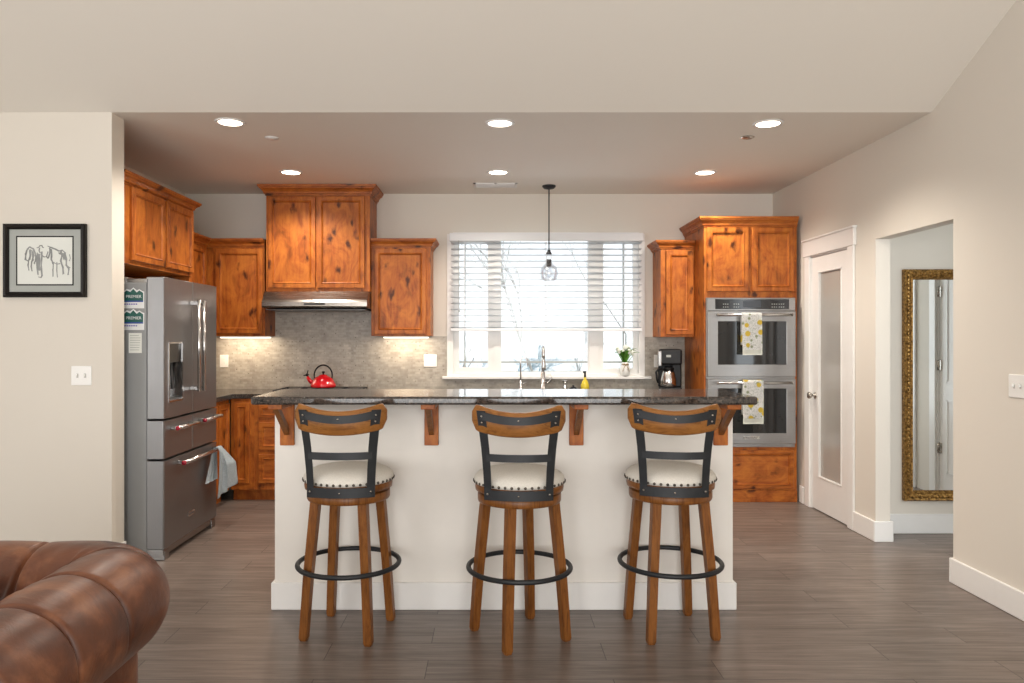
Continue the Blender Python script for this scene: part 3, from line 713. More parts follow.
b = B(); b.tube([(kx+.082*math.cos(a), ky, kz+.108+.095*math.sin(a)) for a in [PI*k/20 for k in range(21)]], .007, 10, up=(0, 1, 0))
for sx in (-1, 1): b.tube([(kx+sx*.082, ky, kz+.118), (kx+sx*.079, ky, kz+.078)], .006, 8, up=(0, 1, 0))
obj('handle', b, 'black_plastic', f)

# range hood
f = thing('range_hood', 'slim stainless range hood under the tallest wall cabinet', 'range hood', (-1.53, 6.77, 1.64))
b = B(); b.prism([(YB-.012, 1.798), (6.56, 1.798), (6.55, 1.79), (6.475, 1.72), (6.462, 1.70), (6.462, 1.665), (6.475, 1.652), (YB-.012, 1.640)], 'x', -1.985, -1.078); obj('canopy', b, 'steel_hood', f)
b = B(); b.box(-1.96, -1.10, 6.50, 6.90, 1.632, 1.640); obj('filter_panel', b, 'grey_panel', f)
b = B(); b.box(-1.62, -1.44, 6.457, 6.462, 1.676, 1.69); obj('control_strip', b, 'black_gloss', f)

# under-cabinet light strips
for lab, x0, x1, p in (('glowing light strip under the corner wall cabinet left of the hood', -2.50, -2.03, 3.0), ('glowing light strip under the wall cabinet right of the hood', -1.00, -.58, 2.6)):
    f = thing('under_cabinet_light', lab, 'light strip', ((x0+x1)/2, 6.895, 1.385), 0, 'under-cabinet light strips')
    b = B(); b.box(x0, x1, 6.880, 6.910, 1.398, 1.4075, bev=.002, seg=1); obj('housing', b, 'led_housing', f)
    b = B(); b.box(x0+.004, x1-.004, 6.882, 6.908, 1.389, 1.398, bev=.002, seg=1); obj('diffuser', b, 'led_strip', f)
    area('light_strip_lamp', ((x0+x1)/2, 6.84, 1.384), (math.radians(12), 0, 0), x1-x0, .05, p*.55, (1.0, .82, .60))
area('light_strip_lamp', (XL+.14, 6.2, 1.40), (0, 0, 0), .03, .8, 1.4, (1.0, .82, .60))

# ------------------------------------------------------------------ double oven and its towels
OX0, OX1, OYF = 1.797+.020, 1.797+.762, 6.36
ov = thing('double_wall_oven', 'stainless steel double wall oven with black glass in the tall cabinet', 'oven', ((OX0+OX1)/2, 6.36, .46))
def oz(y, s=118.5): return CAMH-(y-338)/s
zt, zp, zu, zl0, zl1, zb = oz(298), oz(311), oz(376.5), oz(378.5), oz(443.5), oz(447.5)
b = B(); b.box(OX0-.006, OX1+.006, OYF-.012, OYF-.0005, zb, zt+.004, bev=.002, seg=1); obj('trim_frame', b, 'steel', ov)
b = B(); b.box(OX0, OX1, OYF-.035, OYF-.012, zp+.003, zt, bev=.003); cp = obj('control_panel', b, 'steel', ov)
b = B(); b.box(OX0+.065, OX1-.055, OYF-.039, OYF-.035, zp+.016, zt-.010); obj('touch_panel', b, 'black_gloss', cp)
b = B(); b.box(OX0+.30, OX0+.45, OYF-.041, OYF-.039, zp+.03, zt-.022); obj('display', b, 'display_dark', cp)
b = B()
for k in range(3):
    for j in range(2):
        for g in (.13, .22, .54, .60):
            b.box(OX0+g+k*.018, OX0+g+k*.018+.009, OYF-.0402, OYF-.039, zp+.030+j*.025, zp+.036+j*.025)
obj('key_marks', b, 'mat_board', cp)
for (za, zc, lower) in ((zu, zp, 0), (zl1, zl0, 1)):
    b = B(); x0, x1 = OX0, OX1; wx0, wx1 = x0+.088, x1-.080; wz0, wz1 = (oz(364.5), oz(321.5)) if not lower else (oz(433), oz(388.5))
    b.box(x0, wx0, OYF-.045, OYF-.012, za, zc-.003, bev=.004); b.box(wx1, x1, OYF-.045, OYF-.012, za, zc-.003, bev=.004)
    b.box(wx0-.005, wx1+.005, OYF-.045, OYF-.012, za, wz0, bev=.003); b.box(wx0-.005, wx1+.005, OYF-.045, OYF-.012, wz1, zc-.003, bev=.003)
    b.box(wx0-.005, wx1+.005, OYF-.03, OYF-.012, wz0, wz1)
    od = obj('oven_door', b, 'steel', ov)
    b = B(); b.box(wx0-.004, wx1+.004, OYF-.043, OYF-.030, wz0-.003, wz1+.003, bev=.003); obj('door_glass', b, 'oven_glass', od)
    hz = oz(315) if not lower else oz(382.5)
    b = B(); b.tube([(x0+.07, OYF-.095, hz), (x1-.05, OYF-.095, hz)], .011, 12)
    for x in (x0+.085, x1-.065): b.tube([(x, OYF-.044, hz), (x, OYF-.095, hz)], .010, 10, up=(0, 0, 1))
    obj('handle', b, 'steel_bright', od)
    b = B()
    for x in (x0+.068, x1-.048): b.tube([(x-.003, OYF-.095, hz), (x+.003, OYF-.095, hz)], .0125, 12)
    obj('handle_medallion', b, 'nickel', od)
    if lower:
        b = B(); bxc = 1.797+.36; b.box(OX0+.30, OX0+.435, OYF-.048, OYF-.045, oz(437.5)-.012, oz(437.5)+.012, bev=.001, seg=1)
        text_into(b, 'KitchenAid', .021, Matrix.Translation((OX0+.3675, OYF-.0485, oz(437.5))) @ FACE_NEG_Y, 1)
        obj('name_badge', b, ['steel_bright', 'grey_panel'], od)
def towel(name, label, x0, x1, yc, hz, zf, zbk, mat, seed, r=.017, group=None, axis='x', hem=False):
    rnd = random.Random(seed); ph = rnd.uniform(0, 6)
    L1, L2 = hz-zf, hz-zbk; tot = L1+PI*r+L2
    def f(u, v):
        s = v*tot; w = math.sin(u*9+ph)*.004
        if s < L1: d, z = -r-w*(1-s/L1)*1.2-.004*(1-s/L1), hz-L1+s
        elif s < L1+PI*r: a = (s-L1)/r; d, z = -r*math.cos(a), hz+r*math.sin(a)
        else: d, z = r+.002+abs(w)*.3, hz-(s-L1-PI*r)
        x = x0+(x1-x0)*u+math.sin(v*5+ph)*.002
        return (x, yc+d, z) if axis == 'x' else (yc-d, x, z)
    b = B(); b.grid(f, 22, 46); bmesh.ops.solidify(b.bm, geom=list(b.bm.faces), thickness=.003)
    for F in b.bm.faces: F.smooth = True
    if hem:
        for F in b.bm.faces:
            z = F.calc_center_median().z
            if z < zf+.045: F.material_index = 1
    return b
S_ = 120.2
def tx(x): return (x-492)/S_
b = towel('', '', tx(742.5), tx(762.3), OYF-.095, CAMH-(314.5-338)/S_, CAMH-(355-338)/S_, CAMH-(345-338)/S_, 0, 1, hem=True)
tag(obj('dish_towel', b, ['lemon_towel_cloth', 'petal_white']), 'white dish towel printed with yellow lemons on the upper oven handle', 'towel', 'printed oven towels')
b = towel('', '', tx(743.5), tx(763.6), OYF-.095, CAMH-(382-338)/S_, CAMH-(424-338)/S_, CAMH-(415-338)/S_, 0, 2, hem=True)
tag(obj('dish_towel', b, ['lemon_towel_cloth', 'petal_white']), 'white printed dish towel hanging on the lower oven handle', 'towel', 'printed oven towels')

# ------------------------------------------------------------------ fridge (front faces +X)
FX, FY0, FY1 = -2.04, 4.665, 5.56; FM = 5.11; BX = FX-.105
fg = thing('refrigerator', 'stainless steel French door refrigerator with ice dispenser beside the partition wall', 'refrigerator', (-2.44, 5.11, 0))
b = B(); b.box(XL+.03, BX-.004, FY0+.005, FY1-.005, .03, 1.735, bev=.004, seg=1); obj('cabinet_body', b, 'fridge_side_grey', fg)
def fdoor(name, y0, y1, z0, z1):
    b = B(); r = .012
    b.prism([(BX, y0)]+[(FX-r+r*math.sin(a), y0+r-r*math.cos(a)) for a in (0, .5, 1.07, PI/2)]+[(FX-r+r*math.cos(a), y1-r+r*math.sin(a)) for a in (0, .5, 1.07, PI/2)]+[(BX, y1)], 'z', z0, z1)
    return b
def with_hole(y0, y1, z0, z1, hy0, hy1, hz0, hz1):
    b = B(); b.box(BX, FX, y0, hy0, z0, z1, bev=.003, seg=1); b.box(BX, FX, hy1, y1, z0, z1, bev=.003, seg=1)
    b.box(BX, FX, hy0-.003, hy1+.003, z0, hz0); b.box(BX, FX, hy0-.003, hy1+.003, hz1, z1); b.box(BX, FX-.07, hy0-.003, hy1+.003, hz0, hz1)
    return b
HY, HY2, HZ0, HZ1 = 4.735, 4.945, .985, 1.36
dl = obj('left_door', with_hole(FY0, FM-.003, .885, 1.77, HY, HY2, HZ0, HZ1), 'steel_fridge', fg)
dr = obj('right_door', fdoor('', FM+.003, FY1, .885, 1.77), 'steel_fridge', fg)
b = B()
for (a, c, d, e) in ((HY-.004, HY+.006, HZ0, HZ1), (HY2-.006, HY2+.004, HZ0, HZ1), (HY, HY2, HZ0-.004, HZ0+.008), (HY, HY2, HZ1-.006, HZ1+.004)): b.box(FX-.065, FX+.003, a, c, d, e)
obj('dispenser_frame', b, 'steel_bright', dl)
b = B(); b.box(FX-.069, FX-.002, HY+.006, HY2-.006, 1.235, HZ1-.006); b.box(FX-.069, FX-.066, HY+.006, HY2-.006, HZ0, 1.235)
obj('dispenser_panel', b, 'black_gloss', dl)
b = B(); b.box(FX-.066, FX-.012, HY+.010, HY2-.010, HZ0+.008, HZ0+.016); b.tube([(FX-.05, HY+.06, 1.23), (FX-.03, HY+.075, 1.06)], .009, 8, up=(0, 1, 0)); b.tube([(FX-.05, HY+.14, 1.23), (FX-.03, HY+.125, 1.06)], .009, 8, up=(0, 1, 0)); obj('dispenser_paddle', b, 'grey_panel', dl)
for dd, yy in ((dl, FM-.045), (dr, FM+.045)):
    b = B(); b.tube([(FX+.062, yy, 1.03), (FX+.062, yy, 1.645)], .012, 12)
    for z in (1.05, 1.625): b.box(FX, FX+.066, yy-.010, yy+.010, z-.014, z+.014, bev=.004)
    obj('handle', b, 'steel_bright', dd)
for (y0, y1) in ((FY0, FM-.003), (FM+.003, FY1)):
    d = obj('middle_drawer', fdoor('', y0, y1, .637, .872), 'steel_fridge', fg)
    b = B(); b.tube([(FX+.055, y0+.075, .820), (FX+.055, y1-.045, .820)], .012, 12, up=(0, 0, 1))
    for y in (y0+.10, y1-.07): b.box(FX, FX+.058, y-.011, y+.011, .808, .832, bev=.004)
    obj('handle', b, 'steel_bright', d)
    b = B(); b.tube([(FX+.055, y0+.071, .820), (FX+.055, y0+.079, .820)], .0135, 12); obj('handle_medallion', b, 'badge_red', d)
d = obj('freezer_drawer', fdoor('', FY0, FY1, .075, .622), 'steel_fridge', fg)
b = B(); b.tube([(FX+.055, FY0+.17, .585), (FX+.055, FY1-.03, .585)], .013, 12)
for y in (FY0+.20, FY1-.09): b.box(FX, FX+.06, y-.012, y+.012, .572, .598, bev=.004)
obj('handle', b, 'steel_bright', d)
b = B(); b.tube([(FX+.055, FY0+.165, .585), (FX+.055, FY0+.174, .585)], .0145, 12); obj('handle_medallion', b, 'badge_red', d)
b = B(); b.box(FX, FX+.004, 5.03, 5.14, .19, .222, bev=.001, seg=1); text_into(b, 'KitchenAid', .019, Matrix.Translation((FX+.0045, 5.085, .206)) @ FACE_POS_X, 1); obj('name_badge', b, ['steel_bright', 'grey_panel'], d)
b = B(); b.box(BX-.03, FX-.01, FY0+.01, FY1-.01, .030, .068, bev=.003); 
for y in (FY0+.02, FY1-.09): b.box(FX-.09, FX-.004, y, y+.07, 0, .06, bev=.004)
obj('foot_rail', b, 'steel', fg)
b = B()
for (y, x0) in ((FY0+.02, BX-.24), (FY0+.03, BX-.02), (FY1-.13, BX-.02)): b.box(x0, x0+.10, y, y+.10, 1.736, 1.772, bev=.004)
b.box(BX-.20, BX+.02, FY0+.03, FY0+.07, 1.736, 1.762, bev=.003)
obj('hinge_cover', b, 'steel', fg)
# magnets and tag on the side of the fridge (facing the camera)
yM = FY0+.0048
def sx(x): return (x-492)*yM/750
def sz(y): return CAMH-(y-338)*yM/750
for k, (y0, y1) in enumerate(((287.5, 308.3), (308.8, 330))):
    t = thing('fridge_magnet', ('upper' if k == 0 else 'lower')+' green mountain magnet on the grey side of the fridge', 'magnet', (sx(134), yM, sz(y1)), 0, 'mountain magnets on the fridge')
    x0, x1 = sx(122.5), sx(144.3); za, zb_ = sz(y1), sz(y0); H = zb_-za; Wd = x1-x0
    sky = [(x0, za), (x1, za), (x1, za+H*.80), (x0+Wd*.9, za+H*.83), (x0+Wd*.78, za+H*.92), (x0+Wd*.66, za+H*.86), (x0+Wd*.50, zb_), (x0+Wd*.36, za+H*.88), (x0+Wd*.2, za+H*.93), (x0, za+H*.78)]
    b = B(); b.prism(sky, 'y', yM-.0015, yM); obj('magnet_sheet', b, 'magnet_white', t)
    g = [(x0, za+H*.32), (x1-.006, za+H*.32), (x1-.006, za+H*.74), (x0+Wd*.78, za+H*.86), (x0+Wd*.66, za+H*.76), (x0+Wd*.50, za+H*.93), (x0+Wd*.36, za+H*.78), (x0+Wd*.2, za+H*.86), (x0, za+H*.70)]
    b = B(); b.prism(g, 'y', yM-.0020, yM-.0015); b.box(x0, x1-.006, yM-.0022, yM-.0015, za+H*.30, za+H*.37, mi=1)
    text_into(b, 'PREMIER', .026, Matrix.Translation((x0+Wd*.52, yM-.0026, za+H*.56)) @ FACE_NEG_Y, 2)
    for q in range(6): b.box(x0+.012+q*.014, x0+.022+q*.014, yM-.0022, yM-.0015, za+H*.17, za+H*.23, mi=3)
    obj('printed_mountain', b, ['magnet_green', 'magnet_blue', 'magnet_white', 'magnet_purple'], t)
b = B(); b.box(sx(128.8), sx(141.8), yM-.0012, yM, sz(353), sz(333))
t = tag(obj('paper_tag', b, 'art_paper'), 'small white printed paper list on the side of the fridge below the magnets', 'paper')
ORG_t = t
b = B()
for q in range(7): b.box(sx(130), sx(139+(q*37 % 20)/10), yM-.0016, yM-.0012, sz(335.5+q*2.4)-.0018, sz(335.5+q*2.4)+.0018)
obj('printed_lines', b, 'mat_board', t)
# towel on freezer handle
b = B(); hx, hz_ = FX+.055, .585
def ht(u, v):
    # v: 0 front hem -> over the bar -> 1 back hem ; u across, gathered at the bar
    L1, L2, r_ = .300, .215, .020; tot = L1+PI*r_+L2; q = v*tot
    if q < L1: k = 1-q/L1; d = r_+.004+.010*math.sin(PI*min(1, k*.62)); z = hz_-(L1-q)
    elif q < L1+PI*r_: a = (q-L1)/r_; k = 0; d = r_*math.cos(a); z = hz_+r_*math.sin(a)
    else: k = (q-L1-PI*r_)/L2; d = -r_-.002; z = hz_-(q-L1-PI*r_)
    wd = .055+.085*k
    if q < L1+PI*r_: y = 5.435-.02*k+(u-.5)*2*wd*.8; kk = min(1, k*2.6); d += .012*k**.5*math.sin(u*14+1.0)+.065*u*kk; y += .03*math.sin(u*7)*kk; z += .07*k*(.5-u)*-1
    else: y = 5.42-.07*k+(u-.5)*2*wd*.8; d = -r_+.002+.014*k*math.sin(u*9)**2
    return (hx+d, y, z)
b.grid(ht, 34, 50); bmesh.ops.solidify(b.bm, geom=list(b.bm.faces), thickness=.004)
for F in b.bm.faces: F.smooth = True
tag(obj('hand_towel', b, 'towel_blue'), 'pale blue hand towel hanging on the refrigerator freezer handle', 'towel')

# ------------------------------------------------------------------ island
IX0, IX1, IY = -1.113, 1.234, 3.845
isl = thing('kitchen_island', 'cream painted island with white baseboard and wooden corbels', 'island', (.06, 4.25, 0))
b = B(); b.box(IX0, IX1, IY, 4.02, 0, 1.072); b.box(IX0, IX1, 4.02, 4.60, .0, .874); obj('painted_body', b, 'island_paint', isl)
b = B(); h = .14
bb(b, IX0-.016, IX1+.016, IY-.016, IY, h); bb(b, IX0-.016, IX0, IY, 4.6, h); bb(b, IX1, IX1+.016, IY, 4.6, h); obj('baseboard', b, 'white_trim', isl)
b = B(); b.box(IX0-.03, IX1+.03, 4.021, 4.64, .876, .915, bev=.006); obj('lower_worktop', b, 'granite', isl)
for k in range(4):
    x0 = IX0+.02+k*.575; b = B(); door_panel(b, x0, x0+.56, .12, .85, 0); b.bm.transform(Matrix.Translation((2*x0+.56, 4.60, 0)) @ Matrix.Rotation(PI, 4, 'Z')); obj('cabinet_door', b, 'alder', isl)
for X in (-1.046, -.309, .431, 1.168):
    b = B(); b.box(X-.036, X+.036, IY-.022, IY, .842, 1.072, bev=.003, seg=1); c = obj('corbel', b, 'alder', isl)
    b = B(); b.box(X-.034, X+.034, IY-.235, IY-.020, 1.045, 1.072, bev=.003, seg=1); obj('arm', b, 'alder_along', c)
    b = B(); b.prism([(IY-.022, .895), (IY-.022, .935), (IY-.175, 1.045), (IY-.225, 1.045)], 'x', X-.013, X+.013); obj('brace', b, 'stool_wood', c)
b = B(); b.box(-1.142, 1.258, 3.545, 4.10, 1.073, 1.112, bev=.010, seg=3)
tag(obj('bar_countertop', b, 'granite'), 'polished dark speckled granite bar top on the island', 'countertop')

# ------------------------------------------------------------------ bar stools
def make_stool():
    t = local(thing('bar_stool', 'x', 'stool', (0, 0, 0), 0, 'bar stools at the island'))
    # legs (base frame, may be turned separately through the 'base' angle)
    return t
def build_stool(x, y, base_deg, back_deg, label, src=None):
    root = local(thing('bar_stool', label, 'stool', (x, y, 0), 0, 'bar stools at the island')); root.location = (x, y, 0)
    Rb = Matrix.Rotation(math.radians(base_deg), 4, 'Z'); Rs = Matrix.Rotation(math.radians(back_deg), 4, 'Z')
    def put(name, mk, mats, R, parent=root, rot_obj=True):
        key = name
        if key in STOOL: me = STOOL[key]
        else:
            bb_ = mk(); bmesh.ops.recalc_face_normals(bb_.bm, faces=list(bb_.bm.faces)); me = bpy.data.meshes.new(name)
            bb_.bm.to_mesh(me); bb_.bm.free()
            for m in (mats if isinstance(mats, list) else [mats]): me.materials.append(MATS[m])
            STOOL[key] = me
        o = bpy.data.objects.new(name.split('#')[0], me); C.objects.link(o); o.parent = parent; o.matrix_local = R
        return o
    for i in range(4):
        def leg():
            b = B(); c = .156; ct = .114; w = .0195; wt = .0215
            def ring(cx, w, z): return [(cx-w, cx-w, z), (cx+w, cx-w, z), (cx+w, cx+w, z), (cx-w, cx+w, z)]
            vs = ring(c, w*.8, 0)+ring(c, w, .012)+ring(c-.016, w, .30)+ring(ct, wt, .655)
            fs = [(0, 3, 2, 1), (12, 13, 14, 15)]+[(k*4+j, k*4+(j+1) % 4, k*4+4+(j+1) % 4, k*4+4+j) for k in range(3) for j in range(4)]
            b.raw(vs, fs); bmesh.ops.bevel(b.bm, geom=[e for e in b.bm.edges if abs(e.verts[0].co.z-e.verts[1].co.z) > .008], offset=.004, segments=2, affect='EDGES'); return b
        put('leg', leg, 'stool_wood', Rb @ Matrix.Rotation(i*PI/2, 4, 'Z'))
    def apron(): return B().lathe([(0, .628), (.176, .628), (.192, .632), (.195, .640), (.195, .668), (.191, .672), (0, .672)], seg=56)
    put('apron', apron, 'stool_wood', Rb)
    def swivel(): return B().lathe([(0, .672), (.12, .672), (.12, .682), (0, .682)], seg=32)
    put('swivel_plate', swivel, 'black_iron', Rb)
    def ring(): return B().tube([(.238*math.cos(a), .238*math.sin(a), .322) for a in [2*PI*k/64 for k in range(64)]], .0115, 12, closed=True)
    put('footrest_ring', ring, 'black_iron', Rb)
    def seatring(): return B().lathe([(0, .682), (.196, .682), (.205, .686), (.207, .70), (.205, .718), (0, .718)], seg=56)
    put('seat_ring', seatring, 'stool_wood', Rs)
    def cush():
        return B().lathe([(0, .715), (.203, .715), (.210, .722), (.212, .734), (.208, .748), (.195, .762), (.165, .776), (.12, .785), (.06, .790), (0, .791)], seg=64)
    cu = put('seat_cushion', cush, 'linen', Rs)
    def nails():
        b = B()
        for k in range(44):
            a = 2*PI*k/44; M = Matrix.Translation((.2115*math.cos(a), .2115*math.sin(a), .727)) @ Matrix.Rotation(a, 4, 'Z') @ Matrix.Rotation(PI/2, 4, 'Y')
            b.lathe([(.0068, 0), (.006, .003), (.003, .005), (0, .0056)], seg=8, M=M)
        return b
    put('nailheads', nails, 'nickel_dark', Matrix(), cu)
    # iron back frame: local, back at -Y
    Rc = .30
    def yb(x, base): return base+.5*x*x/Rc*.9
    def bar(b, z, hw, hx, ybase, dz=0, arch=0, th=.004):
        pts = [(hx*(k/8-1)*1.0 if False else -hx+2*hx*k/16, 0, 0) for k in range(17)]
        P = [(p[0], yb(p[0], ybase), z+arch*(p[0]/hx)**2) for p in pts]
        b.sweep(P, [(-th, -hw), (th, -hw), (th, hw), (-th, hw)], smooth=False)
    def frame():
        b = B()
        for s in (-1, 1):
            P = [(s*.137, yb(.137, -.222), .672), (s*.137, yb(.137, -.222), .73), (s*.140, yb(.14, -.226), .80), (s*.147, yb(.147, -.236), .90), (s*.157, yb(.157, -.250), .99), (s*.166, yb(.166, -.262), 1.070)]
            # flat bar widening to the top
            n = len(P); vs = []
            for i, p in enumerate(P):
                w = .016+.004*i/(n-1); sl = .5*s
                for (a, c) in ((-w, -.004), (w, -.004), (w, .004), (-w, .004)): vs.append((p[0]+a, p[1]+c+a*sl, p[2]))
            fs = [(0, 3, 2, 1), tuple((n-1)*4+k for k in range(4))]+[(k*4+j, k*4+(j+1) % 4, k*4+4+(j+1) % 4, k*4+4+j) for k in range(n-1) for j in range(4)]
            b.raw(vs, fs)
        bar(b, .695, .022, .137, -.2235)
        bar(b, .862, .0165, .142, -.234)
        bar(b, 1.028, .0175, .165, -.261, arch=.022)
        for s in (-1, 1):
            for z, yy, xx in ((.70, -.229, .137), (1.046, -.265, .163), (1.018, -.262, .161)):
                M = Matrix.Translation((s*xx, yb(xx, yy)-.003, z)) @ Matrix.Rotation(PI/2, 4, 'X'); b.lathe([(.005, 0), (.004, .003), (0, .004)], seg=8, M=M, mi=1)
        for z, yy in ((.695, -.228), (1.030, -.2655)):
            b.lathe([(.005, 0), (.004, .003), (0, .004)], seg=8, M=Matrix.Translation((0, yy, z)) @ Matrix.Rotation(PI/2, 4, 'X'), mi=1)
        return b
    put('back_frame', frame, ['black_iron', 'nickel'], Rs)
    def crest():
        b = B(); hx = .207; vs = []; N = 24; prof = []
        for i in range(N+1):
            x = -hx+2*hx*i/N; u = x/hx
            y = yb(x, -.245); zt = 1.064+.042*u*u; zb_ = .956+.026*u*u
            e = max(0, (abs(u)-.84)/.16); cut = .040*(1-math.sqrt(max(0, 1-e*e)))
            zt -= cut; zb_ += cut; sec = []
            t = .011
            for (a, c) in ((-t, zb_+.006), (-t*.5, zb_), (t*.5, zb_), (t, zb_+.006), (t, zt-.006), (t*.5, zt), (-t*.5, zt), (-t, zt-.006)): sec.append((x, y+a-.004*(c-1), c))
            vs += sec
        m = 8; fs = [tuple(range(m)), tuple(N*m+k for k in range(m))]+[(i*m+k, i*m+(k+1) % m, (i+1)*m+(k+1) % m, (i+1)*m+k) for i in range(N) for k in range(m)]
        b.raw(vs, fs, None, 0, True); return b
    put('backrest', crest, 'stool_crest_wood', Rs)
    return root
STOOL = {}
plain('nickel_dark', (.10, .085, .07), .3, .8)
build_stool(-.682, 3.574, -11, 0, 'wood and iron bar stool with cream seat, leftmost of three at the island')
build_stool(.128, 3.510, 29, -3, 'wood and iron bar stool with cream seat, the middle of three at the island')
build_stool(.852, 3.588, 9, -8, 'wood and iron bar stool with cream seat, rightmost of three at the island')

# ------------------------------------------------------------------ ceiling things
for i, (x, y, lab) in enumerate(((-1.63, 4.67, 'recessed ceiling light at front left, nearest the partition wall'), (.05, 4.69, 'recessed ceiling light at front centre of the kitchen ceiling'), (1.73, 4.70, 'recessed ceiling light at front right, nearest the hall opening'),
                                  (-1.63, 6.08, 'recessed ceiling light at back left in front of the tallest cabinet'), (.05, 6.08, 'recessed ceiling light at back centre near the ceiling vent'), (1.73, 6.09, 'recessed ceiling light at back right near the oven cabinet'))):
    t = thing('recessed_light', lab, 'ceiling light', (x, y, ZC-.01), 0, 'recessed ceiling lights')
    b = B(); b.lathe([(.070, -.003), (.076, -.008), (.090, -.006), (.094, 0), (.070, 0)], (x, y, ZC), 40); obj('trim_ring', b, 'white_trim', t)
    b = B(); b.lathe([(0, -.004), (.071, -.004), (.071, -.001), (0, -.001)], (x, y, ZC), 40); obj('lens', b, 'lamp_disc', t)
    l = bpy.data.lights.new('downlight_lamp', 'SPOT'); l.energy = 46; l.color = (1.0, .91, .80); l.spot_size = 2.5; l.spot_blend = .7; l.shadow_soft_size = .07
    o = bpy.data.objects.new('downlight_lamp', l); C.objects.link(o); o.location = (x, y, ZC-.03)
for (x, y, lab) in ((-1.48, 5.04, 'small round sprinkler cover on the ceiling by the left lights'), (1.71, 5.02, 'small round sprinkler cover on the ceiling by the right lights')):
    b = B(); b.lathe([(0, -.010), (.030, -.010), (.034, -.006), (.044, -.004), (.046, 0), (0, 0)], (x, y, ZC), 28)
    tag(obj('sprinkler_cover', b, 'nickel' if x > 0 else 'white_trim'), lab, 'sprinkler', 'ceiling sprinkler covers')
v = thing('ceiling_vent', 'white rectangular ceiling vent above the window', 'vent', (.03, 6.58, ZC-.01))
b = B(); vx0, vx1, vy0, vy1 = -.16, .22, 6.50, 6.68
for (a, c, d, e) in ((vx0, vx1, vy0, vy0+.02), (vx0, vx1, vy1-.02, vy1), (vx0, vx0+.02, vy0, vy1), (vx1-.02, vx1, vy0, vy1), (.02, .04, vy0, vy1)): b.box(a, c, d, e, ZC-.008, ZC)
obj('vent_frame', b, 'white_trim', v)
b = B()
for k in range(7): b.box(vx0+.02, vx1-.02, vy0+.028+k*.018, vy0+.034+k*.018, ZC-.010, ZC-.001, M=None)
obj('louvers', b, 'white_trim', v)
b = B(); b.box(vx0+.01, vx1-.01, vy0+.01, vy1-.01, ZC-.0015, ZC-.0005); obj('vent_backing', b, 'grey_panel', v)
# pendant
px, py = .503, 6.62
p = thing('pendant_lamp', 'clear glass pendant lamp on a black rod in front of the window', 'pendant lamp', (px, py, ZC))
b = B(); b.lathe([(0, 0), (.058, 0), (.060, -.010), (.045, -.026), (.012, -.034), (0, -.034)], (px, py, ZC), 28); obj('canopy', b, 'black_iron', p)
b = B(); b.tube([(px, py, ZC-.03), (px, py, 2.165)], .0055, 8); obj('rod', b, 'black_iron', p)
b = B(); b.lathe([(0, 2.170), (.012, 2.168), (.016, 2.150), (.024, 2.140), (.026, 2.130), (0, 2.13)], (px, py, 0), 20)
b.lathe([(0, 2.085), (.018, 2.085), (.022, 2.075), (.022, 2.030), (.016, 2.02), (0, 2.02)], (px, py, 0), 20); obj('socket', b, 'black_iron', p)
b = B(); b.lathe([(.018, 2.132), (.028, 2.115), (.030, 2.095), (.022, 2.075), (.028, 2.055), (.062, 2.02), (.078, 1.985), (.080, 1.955), (.070, 1.915), (.058, 1.895), (.0565, 1.895), (.068, 1.915), (.078, 1.955), (.076, 1.985), (.060, 2.018), (.026, 2.053)], (px, py, 0), 36); obj('glass_shade', b, 'clear_glass', p)
b = B(); b.lathe([(.010, 2.02), (.012, 2.0), (.024, 1.965), (.024, 1.945), (.012, 1.925), (0, 1.92)], (px, py, 0), 20); obj('bulb', b, 'clear_glass', p)

# ------------------------------------------------------------------ switches, outlets
def plate(name, label, cat, x, y, z, w, gangs, kind, face='-y', group=None):
    t = local(thing(name, label, cat, (x, y, z), 0 if face == '-y' else (-PI/2 if face == '-x' else PI/2), group)); t.location = (x, y, z)
    b = B(); b.box(-w/2, w/2, -.006, 0, -.058, .058, bev=.003); obj('cover_plate', b, 'white_plastic', t)
    for g in range(gangs):
        gx = (g-(gangs-1)/2)*.046
        if kind == 'toggle':
            b = B(); b.box(gx-.006, gx+.006, -.0068, -.006, -.013, .013, mi=1); b.box(gx-.004, gx+.004, -.018, -.006, -.004, .010, bev=.002, M=None); obj('toggle', b, ['white_plastic', 'switch_shadow_line'], t)
        else:
            b = B()
            b.box(gx-.017, gx+.017, -.008, -.006, -.034, .034, bev=.001, seg=1)
            for z_ in (-.018, .018):
                b.box(gx-.007, gx-.005, -.0085, -.008, z_-.005, z_+.005, mi=1); b.box(gx+.005, gx+.007, -.0085, -.008, z_-.005, z_+.005, mi=1)
            obj('socket', b, ['white_plastic', 'switch_shadow_line'], t)
    return t
plate('light_switch', 'white double light switch on the partition wall below the framed sketch', 'light switch', (82-492)/167.7, YE, 1.166, .122, 2, 'toggle')
plate('light_switch', 'white light switch plate on the right wall near the picture edge', 'light switch', XR, 3.71, 1.15, .175, 3, 'toggle', '-x')
plate('wall_outlet', 'white single outlet on the backsplash next to the fridge', 'outlet', (224.5-492)/107.2, YB-.010, CAMH-23/107, .08, 1, 'outlet', group='backsplash outlets')
plate('wall_outlet', 'white double outlet on the backsplash left of the window', 'outlet', (430.5-492)/107.2, YB-.010, CAMH-22.5/107, .122, 2, 'outlet', group='backsplash outlets')
plate('wall_outlet', 'white outlet on the backsplash beside the coffee maker', 'outlet', (658-492)/107.2, YB-.010, CAMH-23/107, .08, 1, 'outlet', group='backsplash outlets')

